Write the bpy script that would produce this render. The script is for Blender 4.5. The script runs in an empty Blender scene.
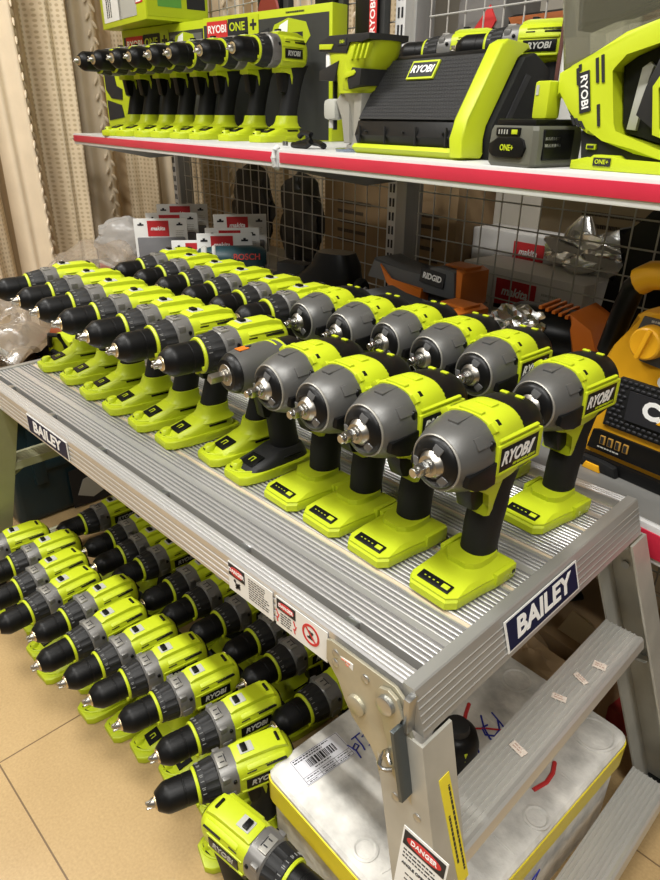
import bpy, bmesh, math, random
from mathutils import Vector, Matrix, noise
random.seed(7)
SC = bpy.context.scene
COL = SC.collection
PI = math.pi
R = math.radians

# ------------------------------------------------------------------ materials
def nmat(name, col, rough=.5, metal=0.0, bump=0.0, bscale=200.0, var=0.0, vscale=20.0, spec=None, trans=0.0, ior=1.45, alpha=1.0, coat=0.0, stretch=None):
    m = bpy.data.materials.new(name); m.use_nodes = True
    nt = m.node_tree; b = nt.nodes['Principled BSDF']
    b.inputs['Base Color'].default_value = (*col, 1)
    b.inputs['Roughness'].default_value = rough
    b.inputs['Metallic'].default_value = metal
    b.inputs['IOR'].default_value = ior
    if trans: b.inputs['Transmission Weight'].default_value = trans
    if alpha < 1: b.inputs['Alpha'].default_value = alpha
    if coat: b.inputs['Coat Weight'].default_value = coat
    if spec is not None: b.inputs['Specular IOR Level'].default_value = spec
    tc = nt.nodes.new('ShaderNodeTexCoord')
    src = tc.outputs['Object']
    if stretch:
        mp = nt.nodes.new('ShaderNodeMapping'); mp.inputs['Scale'].default_value = stretch
        nt.links.new(src, mp.inputs['Vector']); src = mp.outputs['Vector']
    if var:
        n = nt.nodes.new('ShaderNodeTexNoise'); n.inputs['Scale'].default_value = vscale; n.inputs['Detail'].default_value = 4
        nt.links.new(src, n.inputs['Vector'])
        r = nt.nodes.new('ShaderNodeMapRange')
        r.inputs['From Min'].default_value = .3; r.inputs['From Max'].default_value = .7
        r.inputs['To Min'].default_value = 1-var; r.inputs['To Max'].default_value = 1+var
        nt.links.new(n.outputs['Fac'], r.inputs['Value'])
        mx = nt.nodes.new('ShaderNodeMix'); mx.data_type = 'RGBA'; mx.blend_type = 'MULTIPLY'; mx.inputs['Factor'].default_value = 1
        mx.inputs[6].default_value = (*col, 1)
        nt.links.new(r.outputs['Result'], mx.inputs[7]); nt.links.new(mx.outputs[2], b.inputs['Base Color'])
    if bump:
        n2 = nt.nodes.new('ShaderNodeTexNoise'); n2.inputs['Scale'].default_value = bscale; n2.inputs['Detail'].default_value = 3
        nt.links.new(src, n2.inputs['Vector'])
        bp = nt.nodes.new('ShaderNodeBump'); bp.inputs['Strength'].default_value = bump; bp.inputs['Distance'].default_value = .002
        nt.links.new(n2.outputs['Fac'], bp.inputs['Height']); nt.links.new(bp.outputs['Normal'], b.inputs['Normal'])
    return m

LIME = nmat('lime_plastic', (.47, .555, .014), .42, bump=.04, bscale=900)
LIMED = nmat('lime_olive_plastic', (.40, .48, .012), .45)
BLACK = nmat('black_plastic', (.005, .005, .005), .36, spec=.28)
SATIN = nmat('black_chuck', (.004, .004, .004), .42, bump=.05, bscale=300, spec=.25)
RUBBER = nmat('black_rubber', (.010, .010, .010), .62, bump=.12, bscale=900, spec=.3)
DGREY = nmat('dark_grey_plastic', (.022, .022, .022), .5, bump=.06, bscale=700, spec=.3)
GREY = nmat('grey_case', (.108, .107, .102), .38, metal=.35, bump=.05, bscale=900)
SILVER = nmat('silver_case', (.30, .29, .26), .42, metal=.45)
CHROME = nmat('steel', (.50, .50, .49), .25, metal=1.0)
STEELD = nmat('worn_steel', (.40, .38, .34), .34, metal=1.0)
WHITE = nmat('white_print', (.80, .80, .78), .6)
GREYP = nmat('grey_print', (.42, .42, .38), .6)
GOLD = nmat('brass_ring', (.62, .50, .30), .3, metal=.9)
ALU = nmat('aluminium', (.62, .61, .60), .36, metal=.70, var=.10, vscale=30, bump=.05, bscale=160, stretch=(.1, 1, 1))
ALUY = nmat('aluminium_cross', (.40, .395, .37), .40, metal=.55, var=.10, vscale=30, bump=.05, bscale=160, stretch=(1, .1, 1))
LEGM = nmat('leg_aluminium', (.42, .41, .36), .42, metal=.3, var=.12, vscale=18)
ALUS = nmat('aluminium_tread', (.60, .59, .55), .38, metal=.6, var=.08, vscale=30, stretch=(1, .1, 1))
PLATE = nmat('zinc_plate', (.42, .395, .30), .44, metal=.6, var=.08, vscale=40)
GALV = nmat('galvanised', (.45, .46, .46), .28, metal=.9)
DSTEEL = nmat('dark_steel', (.10, .115, .12), .35, metal=.7)
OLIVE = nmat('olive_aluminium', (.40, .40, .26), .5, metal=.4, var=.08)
TAN = nmat('tan_strip', (.52, .43, .30), .6)
NAVY = nmat('navy_label', (.006, .010, .040), .5, spec=.2)
LABELW = nmat('white_label', (.74, .74, .71), .5)
RED = nmat('red_print', (.55, .03, .03), .5)
INK = nmat('black_print', (.015, .015, .018), .6)
BLUEINK = nmat('blue_ink', (.02, .03, .30), .6)
YTAPE = nmat('yellow_tape', (.72, .60, .03), .35, bump=.5, bscale=40)
FOAM = nmat('styrofoam', (.60, .585, .54), .75, var=.34, vscale=24, bump=1.0, bscale=70)
REDSHELF = nmat('red_price_rail', (.55, .025, .055), .35, var=.06, vscale=9)
WSHELF = nmat('white_shelf', (.62, .62, .61), .4)
DECKM = nmat('grey_deck', (.19, .187, .175), .38, metal=.2)
UPR = nmat('grey_upright', (.30, .30, .29), .42, metal=.3)
WIRE = nmat('wire_grid', (.52, .51, .48), .45, metal=.4)
CARD = nmat('cardboard', (.26, .17, .085), .8, var=.12, vscale=10, bump=.15, bscale=60)
CARD2 = nmat('cardboard_pale', (.40, .31, .19), .8, var=.1, vscale=8, bump=.15, bscale=60)
ORANGE = nmat('orange_plastic', (.62, .16, .015), .42)
CATY = nmat('yellow_orange_plastic', (.74, .37, .012), .42, bump=.03, bscale=500)
TEAL = nmat('teal_plastic', (.012, .045, .055), .42)
DKTEAL = nmat('dark_blue_green', (.010, .026, .034), .35)
SHEET = nmat('black_sheet', (.02, .02, .02), .35, bump=.6, bscale=12)
FOIL = nmat('silver_foil', (.70, .70, .68), .22, metal=1.0, bump=1.0, bscale=26)
BAG = nmat('clear_bag', (.62, .55, .46), .22, trans=.5, alpha=.34, bump=1.0, bscale=30)
PAPER = nmat('white_paper', (.78, .77, .73), .7)

# ------------------------------------------------------------------ mesh helpers
def nb(): return bmesh.new()

def bm_box(bm, c, s, bev=0.0, seg=2, rot=None):
    r = bmesh.ops.create_cube(bm, size=1.0)
    vs = r['verts']
    for v in vs: v.co = Vector((v.co.x*s[0], v.co.y*s[1], v.co.z*s[2]))
    if bev > 0:
        es = list({e for v in vs for e in v.link_edges})
        o = bmesh.ops.bevel(bm, geom=es, offset=min(bev, min(s)*.49), segments=seg, profile=.6, affect='EDGES')
        vs = list({v for f in o['faces'] for v in f.verts} | {v for v in vs if v.is_valid})
    M = Matrix.Translation(c)
    if rot is not None: M = M @ rot
    for v in vs: v.co = M @ v.co
    return vs

def ring(cx, y, cz, a, b, n=24, ex=2.0):
    pts = []
    for i in range(n):
        t = 2*PI*i/n
        c, s = math.cos(t), math.sin(t)
        pts.append(Vector((cx + a*math.copysign(abs(c)**(2/ex), c), y, cz + b*math.copysign(abs(s)**(2/ex), s))))
    return pts

def ringz(cx, cy, z, a, b, n=24, ex=2.0):
    return [Vector((p.x, p.z, z)) for p in ring(cx, 0, cy, a, b, n, ex)]

def bm_loft(bm, rings, cap=True, closed=True):
    vr = [[bm.verts.new(p) for p in r] for r in rings]
    n = len(vr[0]); fs = []
    for a, b in zip(vr[:-1], vr[1:]):
        for i in range(n if closed else n-1):
            j = (i+1) % n
            fs.append(bm.faces.new((a[i], a[j], b[j], b[i])))
    if cap and closed:
        fs.append(bm.faces.new(vr[0][::-1])); fs.append(bm.faces.new(vr[-1]))
    return [v for r in vr for v in r]

def bm_lathe(bm, prof, c=(0, 0), n=24, ax='y'):
    rs = []
    for y, r in prof:
        if ax == 'y': rs.append([Vector((c[0]+r*math.cos(2*PI*i/n), y, c[1]+r*math.sin(2*PI*i/n))) for i in range(n)])
        elif ax == 'z': rs.append([Vector((c[0]+r*math.cos(2*PI*i/n), c[1]+r*math.sin(2*PI*i/n), y)) for i in range(n)])
        else: rs.append([Vector((y, c[0]+r*math.cos(2*PI*i/n), c[1]+r*math.sin(2*PI*i/n))) for i in range(n)])
    return bm_loft(bm, rs)

def bm_prism(bm, poly, lo, hi, ax='x', bev=0.0, seg=2):
    def P(u, v, w):
        return {'x': Vector((w, u, v)), 'y': Vector((u, w, v)), 'z': Vector((u, v, w))}[ax]
    a = [bm.verts.new(P(u, v, lo)) for u, v in poly]; b = [bm.verts.new(P(u, v, hi)) for u, v in poly]
    n = len(poly); fs = []
    fs.append(bm.faces.new(a[::-1])); fs.append(bm.faces.new(b))
    for i in range(n):
        j = (i+1) % n
        fs.append(bm.faces.new((a[i], a[j], b[j], b[i])))
    vs = a+b
    if bev > 0:
        es = list({e for f in fs[:2] for e in f.edges})
        o = bmesh.ops.bevel(bm, geom=es, offset=bev, segments=seg, profile=.6, affect='EDGES')
        vs = list({v for f in o['faces'] for v in f.verts} | {v for v in vs if v.is_valid})
    return vs

def bm_tube(bm, pts, r, n=8):
    pts = [Vector(p) for p in pts]; rs = []
    up = Vector((0, 0, 1))
    for i, p in enumerate(pts):
        t = (pts[min(i+1, len(pts)-1)] - pts[max(i-1, 0)]).normalized()
        u = t.cross(up)
        if u.length < 1e-3: u = t.cross(Vector((1, 0, 0)))
        u.normalize(); v = u.cross(t)
        rs.append([p + r*(math.cos(2*PI*k/n)*u + math.sin(2*PI*k/n)*v) for k in range(n)])
    return bm_loft(bm, rs)

def xf(vs, M):
    for v in vs: v.co = M @ v.co

def mesh_of(name, bm, mat, ang=38):
    bmesh.ops.recalc_face_normals(bm, faces=bm.faces[:])
    me = bpy.data.meshes.new(name); bm.to_mesh(me); bm.free()
    for p in me.polygons: p.use_smooth = True
    me.set_sharp_from_angle(angle=R(ang))
    for m in (mat if isinstance(mat, (list, tuple)) else [mat]): me.materials.append(m)
    return me

def obj(name, bm, mat, parent=None, ang=38):
    o = bpy.data.objects.new(name, mesh_of(name, bm, mat, ang)); COL.objects.link(o)
    if parent is not None: o.parent = parent
    return o

def thing(name, label, cat, loc=(0, 0, 0), rz=0, group=None):
    o = bpy.data.objects.new(name, None); COL.objects.link(o)
    o.empty_display_size = .05
    o.location = loc; o.rotation_euler = (0, 0, R(rz)); o['label'] = label; o['category'] = cat
    if group: o['group'] = group
    return o

def tag(o, label, cat, group=None):
    o['label'] = label; o['category'] = cat
    if group: o['group'] = group
    return o

def struct(o):
    o['kind'] = 'structure'; return o

def dup(root, loc, rz, label, group=None):
    r = root.copy(); COL.objects.link(r); r.location = loc; r.rotation_euler = (0, 0, R(rz)); r['label'] = label
    if group: r['group'] = group
    for ch in list(root.children):
        c = ch.copy(); COL.objects.link(c); c.parent = r
        for g in ch.children:
            d = g.copy(); COL.objects.link(d); d.parent = c
    return r

_fc = [None]
def text_mesh(s, size, M, off=0.0, shear=0.0, sx=1.0, ext=.0004, align='CENTER'):
    """lettering as a mesh; local x right, y up, z out of the surface, placed by M"""
    cu = bpy.data.curves.new('lettering', 'FONT'); cu.body = s; cu.size = 1.0; cu.align_x = align; cu.align_y = 'CENTER'
    cu.offset = off; cu.extrude = 0.0; cu.resolution_u = 3
    o = bpy.data.objects.new('lettering', cu); COL.objects.link(o)
    dg = bpy.context.evaluated_depsgraph_get()
    me = bpy.data.meshes.new_from_object(o.evaluated_get(dg))
    bpy.data.objects.remove(o); bpy.data.curves.remove(cu)
    bm = nb(); bm.from_mesh(me); bpy.data.meshes.remove(me)
    k = size/.7
    for v in bm.verts:
        x, y = v.co.x*k*sx, v.co.y*k
        v.co = Vector((x + shear*y, y, 0))
    r = bmesh.ops.extrude_face_region(bm, geom=bm.faces[:])
    for g in r['geom']:
        if isinstance(g, bmesh.types.BMVert): g.co.z += ext
    for v in bm.verts: v.co = M @ v.co
    return bm

def frame(o, xdir, ydir):
    """matrix whose x axis runs along the writing, y up the letters, z out of the surface"""
    x = Vector(xdir).normalized(); y = Vector(ydir); y = (y - x*y.dot(x)).normalized(); z = x.cross(y)
    return Matrix(((x.x, y.x, z.x, o[0]), (x.y, y.y, z.y, o[1]), (x.z, y.z, z.z, o[2]), (0, 0, 0, 1)))

def join_text(parent, items, mat, name='lettering'):
    bm = nb()
    for s, size, M, kw in items:
        t = text_mesh(s, size, M, **kw)
        me = bpy.data.meshes.new('t'); t.to_mesh(me); t.free(); bm.from_mesh(me); bpy.data.meshes.remove(me)
    return obj(name, bm, mat, parent, 20)

def slab(bm, M, w, h, t=.0006, bev=0.0):
    """thin rectangle, local x by y, standing t out of the surface at M"""
    vs = bm_box(bm, (0, 0, t/2), (w, h, t), bev)
    xf(vs, M)

# ------------------------------------------------------------------ camera
cam = bpy.data.cameras.new('camera'); co = bpy.data.objects.new('camera', cam); COL.objects.link(co)
cam.sensor_width = 36; cam.sensor_fit = 'AUTO'; cam.lens = 656.82/880*36; cam.clip_start = .02
co.matrix_world = Matrix(((.6991, -.3212, .6388, .23714), (.7150, .3051, -.6291, -.33787), (.0072, .8965, .4429, .43776), (0, 0, 0, 1)))
SC.camera = co

FLOOR = -.50
# ------------------------------------------------------------------ drills
def foot_small(t, top_mat=None, M=None):
    """sliding battery foot of the drills: lip, raised body, dark label, two nubs; x half .034, y -.045..+.078"""
    bm = nb()
    out = [(-.020, -.045), (.020, -.045), (.029, -.036), (.033, -.014), (.0345, .030), (.033, .066), (.027, .078), (-.027, .078), (-.033, .066), (-.0345, .030), (-.033, -.014), (-.029, -.036)]
    bm_prism(bm, out, 0, .0125, 'z', .0025)
    f = obj('foot', bm, LIME, t)
    bm = nb()
    rs = []
    for z, fy, by, a in ((.010, -.030, .074, .030), (.0165, -.024, .072, .0295), (.0235, .002, .070, .0265), (.030, .014, .066, .0215)):
        cy, b = (fy+by)/2, (by-fy)/2
        rs.append(ringz(0, cy, z, a, b, 28, 4))
    bm_loft(bm, rs)
    obj('foot_body', bm, top_mat or LIME, f)
    bm = nb()
    rot = Matrix.Rotation(R(15), 4, 'X')
    bm_box(bm, (0, -.010, .0212), (.029, .024, .002), .0008, 1, rot)
    lb = obj('gauge_label', bm, BLACK, t)
    bm = nb()
    for sx in (-.0035, .0035): xf(bm_box(bm, (sx, 0, .0012), (.0016, .009, .0008)), Matrix.Translation((0, -.010, .0212)) @ rot)
    xf(bm_box(bm, (0, .004, .0012), (.0085, .0016, .0008)), Matrix.Translation((0, -.010, .0212)) @ rot)
    obj('symbol', bm, LIME, lb)
    bm = nb(); bm_loft(bm, [ringz(-.012, -.030, .009, .0095, .0100, 16, 2.6), ringz(-.012, -.029, .018, .0080, .0085, 16, 2.6), ringz(-.012, -.028, .0205, .0060, .0065, 16, 2.4)])
    nbb = obj('latch_block', bm, LIME, t)
    bm = nb(); bm_box(bm, (-.012, -.0372, .0145), (.0065, .0022, .0050), .0008); obj('latch_hole', bm, BLACK, nbb)
    bm = nb(); bm_tube(bm, [(-.010, -.041, .0118), (.000, -.039, .0122), (.010, -.033, .0124), (.018, -.024, .0126), (.0225, -.012, .0130)], .0022, 8); obj('curved_rib', bm, LIME, f)
    bm = nb(); bm_box(bm, (.002, -.0355, .0123), (.014, .0035, .0014), .0005, 1, Matrix.Rotation(R(18), 4, 'Z')); obj('terminal_slot', bm, BLACK, f)
    for sx in (-1, 1):
        bm = nb(); bm_box(bm, (sx*.0278, .040, .0205), (.0022, .030, .0030), .0006, 1, Matrix.Rotation(R(-sx*12), 4, 'Y')); obj('side_slot', bm, BLACK, f)
    for sx in (-1, 1):
        bm = nb(); bm_box(bm, (sx*.0335, .035, .0085), (.004, .040, .006), .001)
        obj('side_rib', bm, LIME, f)
    for o in [f, lb, nbb] + list(f.children) + list(lb.children) + list(nbb.children):
        for v in o.data.vertices: v.co.x *= .87
    return f

def plate_text(t, sx, y, z, w, h, s='RYOBI', lx=.0272, mat=None, tilt=8, size=None):
    """black brand plate with lettering on the side of a tool; reads along the tool from either side"""
    x = sx*lx
    yd = Vector((-sx*math.sin(R(tilt)), 0, math.cos(R(tilt))))
    M = frame((x, y, z), (0, sx, 0), yd)
    bm = nb(); slab(bm, M, w, h, .0016, .0006)
    p = obj('brand_plate', bm, BLACK, t)
    M2 = M @ Matrix.Translation((0, 0, .0016))
    join_text(p, [(s, size or h*.52, M2, dict(off=.025, shear=.2, sx=.62 if size else 1.02))], mat or WHITE)
    return p, M

AX = .157
def remap(t, names, ymap, zmap=None, rad=None, zc=0):
    """stretch the named parts (and what belongs to them) along the tool"""
    def pw(m, v):
        for (a, b), (c, d) in zip(m[:-1], m[1:]):
            if v <= c or (c, d) == m[-1]: return b + (v-a)*(d-b)/(c-a)
    for o in t.children:
        if o.name.split('.')[0] not in names: continue
        for q in [o] + list(o.children):
            for v in q.data.vertices:
                if rad: k = rad(v.co.y); v.co.x *= k; v.co.z = zc + (v.co.z-zc)*k
                if ymap: v.co.y = pw(ymap, v.co.y)
                if zmap: v.co.z = pw(zmap, v.co.z)

def make_drill(label, group):
    t = thing('cordless_drill', label, 'drill', group=group)
    c = (0, AX)
    # chuck
    bm = nb(); bm_lathe(bm, [(-.0455, .0115), (-.0445, .0135), (-.0400, .0172), (-.0355, .0205), (-.0330, .0216), (-.0300, .0220), (-.0135, .0222), (-.0130, .0217), (-.0118, .0217), (-.0113, .0222), (.001, .0224)], c, 32)
    ch = obj('chuck', bm, SATIN, t)
    bm = nb(); bm_lathe(bm, [(-.0475, .0088), (-.0468, .0102), (-.0435, .0112), (-.043, .010)], c, 28)
    obj('chuck_ring', bm, GOLD, ch)
    bm = nb(); bm_lathe(bm, [(-.056, .0026), (-.0555, .0036), (-.049, .0070), (-.046, .0078)], c, 12)
    for k in range(3):
        a = R(90+120*k)
        bm_box(bm, (math.cos(a)*.0045, -.0535, AX+math.sin(a)*.0045), (.0035, .007, .0035), .0006, 1, Matrix.Rotation(-a, 4, 'Y'))
    obj('chuck_jaws', bm, STEELD, ch)
    # lime ring, torque collar
    bm = nb(); bm_lathe(bm, [(.0005, .021), (.0005, .0250), (.0030, .0262), (.0048, .0258), (.0055, .022)], c, 32)
    bm_box(bm, (.0, -.001, AX-.0245), (.006, .004, .004), .001)
    bm_box(bm, (.021, -.001, AX-.013), (.004, .004, .006), .001)
    obj('collar_ring', bm, LIME, t)
    bm = nb()
    n = 60; rs = []
    for y, r, rib in ((.004, .0255, 0), (.0055, .0270, 0), (.0125, .0276, 0), (.0130, .0284, .0011), (.0285, .0292, .0011), (.0295, .0280, 0), (.0305, .027, 0)):
        rs.append([Vector(((r - (rib if (i//2) % 2 else 0))*math.cos(2*PI*i/n), y, AX+(r-(rib if (i//2) % 2 else 0))*math.sin(2*PI*i/n))) for i in range(n)])
    bm_loft(bm, rs)
    tc = obj('torque_collar', bm, nmat('collar_black', (.016, .016, .016), .5, spec=.3), t, 25)
    bm = nb()
    for k in range(9):
        a = R(20+17.5*k)
        M = Matrix.Translation((0, 0, AX)) @ Matrix.Rotation(-(a-PI/2), 4, 'Y') @ Matrix.Translation((0, 0, .0274))
        xf(bm_box(bm, (0, .009, 0), (.0010, .0048, .0012)), M)
        if k % 2: xf(bm_box(bm, (.0022, .009, 0), (.0010, .0036, .0012)), M)
    obj('torque_marks', bm, nmat('dim_print', (.20, .20, .19), .6), tc)
    # gearbox
    bm = nb()
    bm_loft(bm, [ring(0, .029, AX, .0262, .0265, 32, 2.2), ring(0, .032, AX+.0005, .0285, .0285, 32, 2.5), ring(0, .046, AX+.001, .0285, .0290, 32, 2.7), ring(0, .058, AX+.0012, .0270, .0292, 32, 2.8)])
    bm_box(bm, (.0225, .039, AX+.0175), (.010, .012, .010), .002)
    bm_box(bm, (-.0225, .039, AX+.0175), (.010, .012, .010), .002)
    bm_box(bm, (.0255, .043, AX-.010), (.008, .017, .012), .002)
    gb = obj('gearbox', bm, nmat('gearbox_grey', (.17, .165, .155), .38, metal=.35), t)
    bm = nb(); bm_box(bm, (0, .0395, AX+.0285), (.024, .015, .0045), .0015)
    gp = obj('speed_plate', bm, SILVER, gb)
    bm = nb(); bm_box(bm, (.005, .040, AX+.0309), (.0016, .007, .0006)); bm_box(bm, (-.004, .040, AX+.0309), (.0016, .007, .0006)); bm_box(bm, (0, .0455, AX+.0309), (.014, .0014, .0006))
    obj('speed_marks', bm, INK, gb)
    for sx in (-1, 1):
        bm = nb(); bm_lathe(bm, [(sx*.026, .003), (sx*.0288, .003), (sx*.0294, .0018)], (.051, AX+.012), 10, 'x'); obj('screw', bm, BLACK, gb)
    # motor housing
    bm = nb()
    bm_loft(bm, [ring(0, .055, AX+.001, .0262, .0288, 32, 3.0), ring(0, .062, AX+.001, .0272, .0292, 32, 3.2), ring(0, .105, AX+.001, .0268, .0288, 32, 3.2), ring(0, .128, AX, .0258, .0276, 32, 3.0), ring(0, .1365, AX-.001, .0222, .0240, 32, 2.7), ring(0, .140, AX-.001, .0165, .018, 32, 2.5)])
    mh = obj('motor_housing', bm, LIME, t)
    bm = nb()
    bm_prism(bm, [(.058, .024), (.058, .0315), (.066, .0345), (.114, .0345), (.130, .030), (.1345, .022)], -.0155, .0155, 'x', .0028)
    for v in bm.verts: v.co.z += AX
    for sx in (-1, 1):
        bm_box(bm, (sx*.0215, .098, AX+.0215), (.008, .056, .006), .002, 2, Matrix.Rotation(R(sx*35), 4, 'Y'))
        bm_box(bm, (sx*.0265, .090, AX+.0095), (.0035, .060, .0035), .001)
        bm_box(bm, (sx*.0265, .090, AX-.0150), (.0035, .060, .0035), .001)
    obj('top_spine', bm, LIME, mh)
    bm = nb(); bm_box(bm, (0, .0765, AX+.0345), (.017, .020, .002), .0008)
    sw = obj('gear_switch_recess', bm, GREYP, t)
    bm = nb(); bm_box(bm, (0, .0735, AX+.0365), (.013, .008, .005), .001)
    obj('gear_switch', bm, BLACK, sw)
    bm = nb(); bm_box(bm, (0, .122, AX+.0332), (.015, .0040, .003), .0004, 1, Matrix.Rotation(R(-12), 4, 'X'))
    for sx in (-1, 1):
        bm_box(bm, (sx*.0250, .112, AX+.0162), (.003, .030, .0030), .0005, 1, Matrix.Rotation(R(sx*30), 4, 'Y'))
        bm_box(bm, (sx*.0250, .076, AX+.0165), (.003, .014, .0022), .0005, 1, Matrix.Rotation(R(sx*30), 4, 'Y'))
    obj('vent_slot', bm, BLACK, mh)
    items = []
    for sx in (-1, 1):
        yd = Vector((-sx*.62, 0, .78))
        items.append(('BRUSHLESS', .0042, frame((sx*.0247, .110, AX+.0213), (0, sx, 0), yd), dict(off=.03, shear=.2)))
    join_text(mh, items, INK)
    for sx in (-1, 1): plate_text(t, sx, .092, AX-.003, .050, .0165, lx=.0266, mat=GREYP, tilt=0)
    bm = nb(); bm_loft(bm, [ring(0, .1345, AX-.002, .0225, .0232, 24, 2.8), ring(0, .1425, AX-.003, .0160, .017, 24, 2.6)])
    obj('rear_cap', bm, BLACK, t)
    # grip
    bm = nb()
    bm_loft(bm, [ringz(0, .070, .120, .0170, .034, 28, 2.6), ringz(0, .066, .104, .0160, .0235, 28, 2.4), ringz(0, .058, .082, .0158, .0200, 28, 2.4), ringz(0, .050, .062, .0162, .0200, 28, 2.4), ringz(0, .045, .048, .0168, .0205, 28, 2.4)])
    gr = obj('grip', bm, RUBBER, t)
    bm = nb(); bm_prism(bm, [(.022, .111), (.028, .084), (.035, .082), (.046, .090), (.046, .112)], -.0085, .0085, 'x', .003)
    obj('trigger', bm, BLACK, t)
    bm = nb(); bm_prism(bm, [(.018, .119), (.018, .109), (.046, .109), (.052, .080), (.058, .079), (.056, .119)], -.0135, .0135, 'x', .002)
    obj('trigger_frame', bm, LIME, t)
    bm = nb()
    bm_loft(bm, [ringz(0, .0470, .0475, .0186, .0225, 28, 2.6), ringz(0, .0450, .036, .0192, .0240, 28, 2.8), ringz(0, .043, .029, .0215, .028, 28, 3), ringz(0, .042, .025, .026, .033, 28, 3.4)])
    obj('grip_collar', bm, LIME, t)
    remap(t, ('chuck', 'collar_ring', 'torque_collar', 'gearbox', 'motor_housing', 'gear_switch_recess', 'brand_plate', 'rear_cap'),
          [(-.056, -.103), (-.001, -.0435), (.005, -.0375), (.0305, -.012), (.057, .011), (.1425, .094)],
          rad=lambda y: .92 if y < .028 else .97, zc=AX)
    remap(t, ('grip', 'trigger', 'trigger_frame'), [(0, .002), (.1, .102)], [(0, 0), (.045, .040), (.062, .060), (.12, .137)])
    foot_small(t)
    return t

# ------------------------------------------------------------------ impact wrenches
WX = .158
def foot_big(t, top=None):
    bm = nb()
    low = [(-.023, -.058), (.023, -.058), (.031, -.048), (.0335, -.010), (.0362, .010), (.0370, .040), (.031, .050), (-.031, .050), (-.0370, .040), (-.0362, .010), (-.0335, -.010), (-.031, -.048)]
    def sc(k, dy, z): return [Vector((x*k, y*k+dy, z)) for x, y in low]
    bm_loft(bm, [sc(.98, 0, 0), sc(1, 0, .0015), sc(1, 0, .009), sc(.97, .0005, .0115)])
    f = obj('foot', bm, LIME, t, 30)
    bm = nb()
    a = [(x*.965, y*.965) for x, y in low]
    b = [(-.0215, -.034), (.0215, -.034), (.0275, -.028), (.0285, -.010), (.0290, .006), (.027, .034), (.021, .042), (-.021, .042), (-.027, .034), (-.0290, .006), (-.0285, -.010), (-.0275, -.028)]
    c = [(-.011, .000), (.011, .000), (.018, .006), (.0215, .014), (.022, .028), (.020, .044), (.014, .050), (-.014, .050), (-.020, .044), (-.022, .028), (-.0215, .014), (-.018, .006)]
    bm_loft(bm, [[Vector((x, y, .0110)) for x, y in a], [Vector((x, y, .0135)) for x, y in a], [Vector((x, y, .0180)) for x, y in b], [Vector((x*1.02, y-.014, .0225)) for x, y in c], [Vector((x*.96, y-.014, .0285)) for x, y in c]])
    bd = obj('foot_body', bm, top or LIME, f, 24)
    for sx in (-1, 1):
        bm = nb(); bm_box(bm, (sx*.0348, .024, .0115), (.006, .034, .014), .0015)
        lt = obj('release_latch', bm, LIME, f)
        bm = nb(); bm_box(bm, (sx*.0380, .036, .0105), (.001, .004, .004)); obj('latch_hole', bm, BLACK, lt)
    # charge gauge on the front slope
    M = frame((0, -.0455, .0157), (1, 0, 0), (0, .975, .22))
    bm = nb(); slab(bm, M, .040, .0115, .0016, .004 if 0 else .0007)
    g = obj('charge_gauge', bm, BLACK, t)
    bm = nb()
    slab(bm, M @ Matrix.Translation((.0135, 0, .0014)), .0085, .0055, .0010, .0003)
    obj('gauge_button', bm, LIME, g)
    bm = nb()
    for k in range(4): slab(bm, M @ Matrix.Translation((-.013+.0055*k, 0, .0014)), .0022, .0012, .0005)
    obj('gauge_mark', bm, LIMED, g)
    for o in [f, g] + list(f.children) + list(g.children) + [q for c in f.children for q in c.children]:
        for v in o.data.vertices: v.co.y -= .008
    return f

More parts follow.
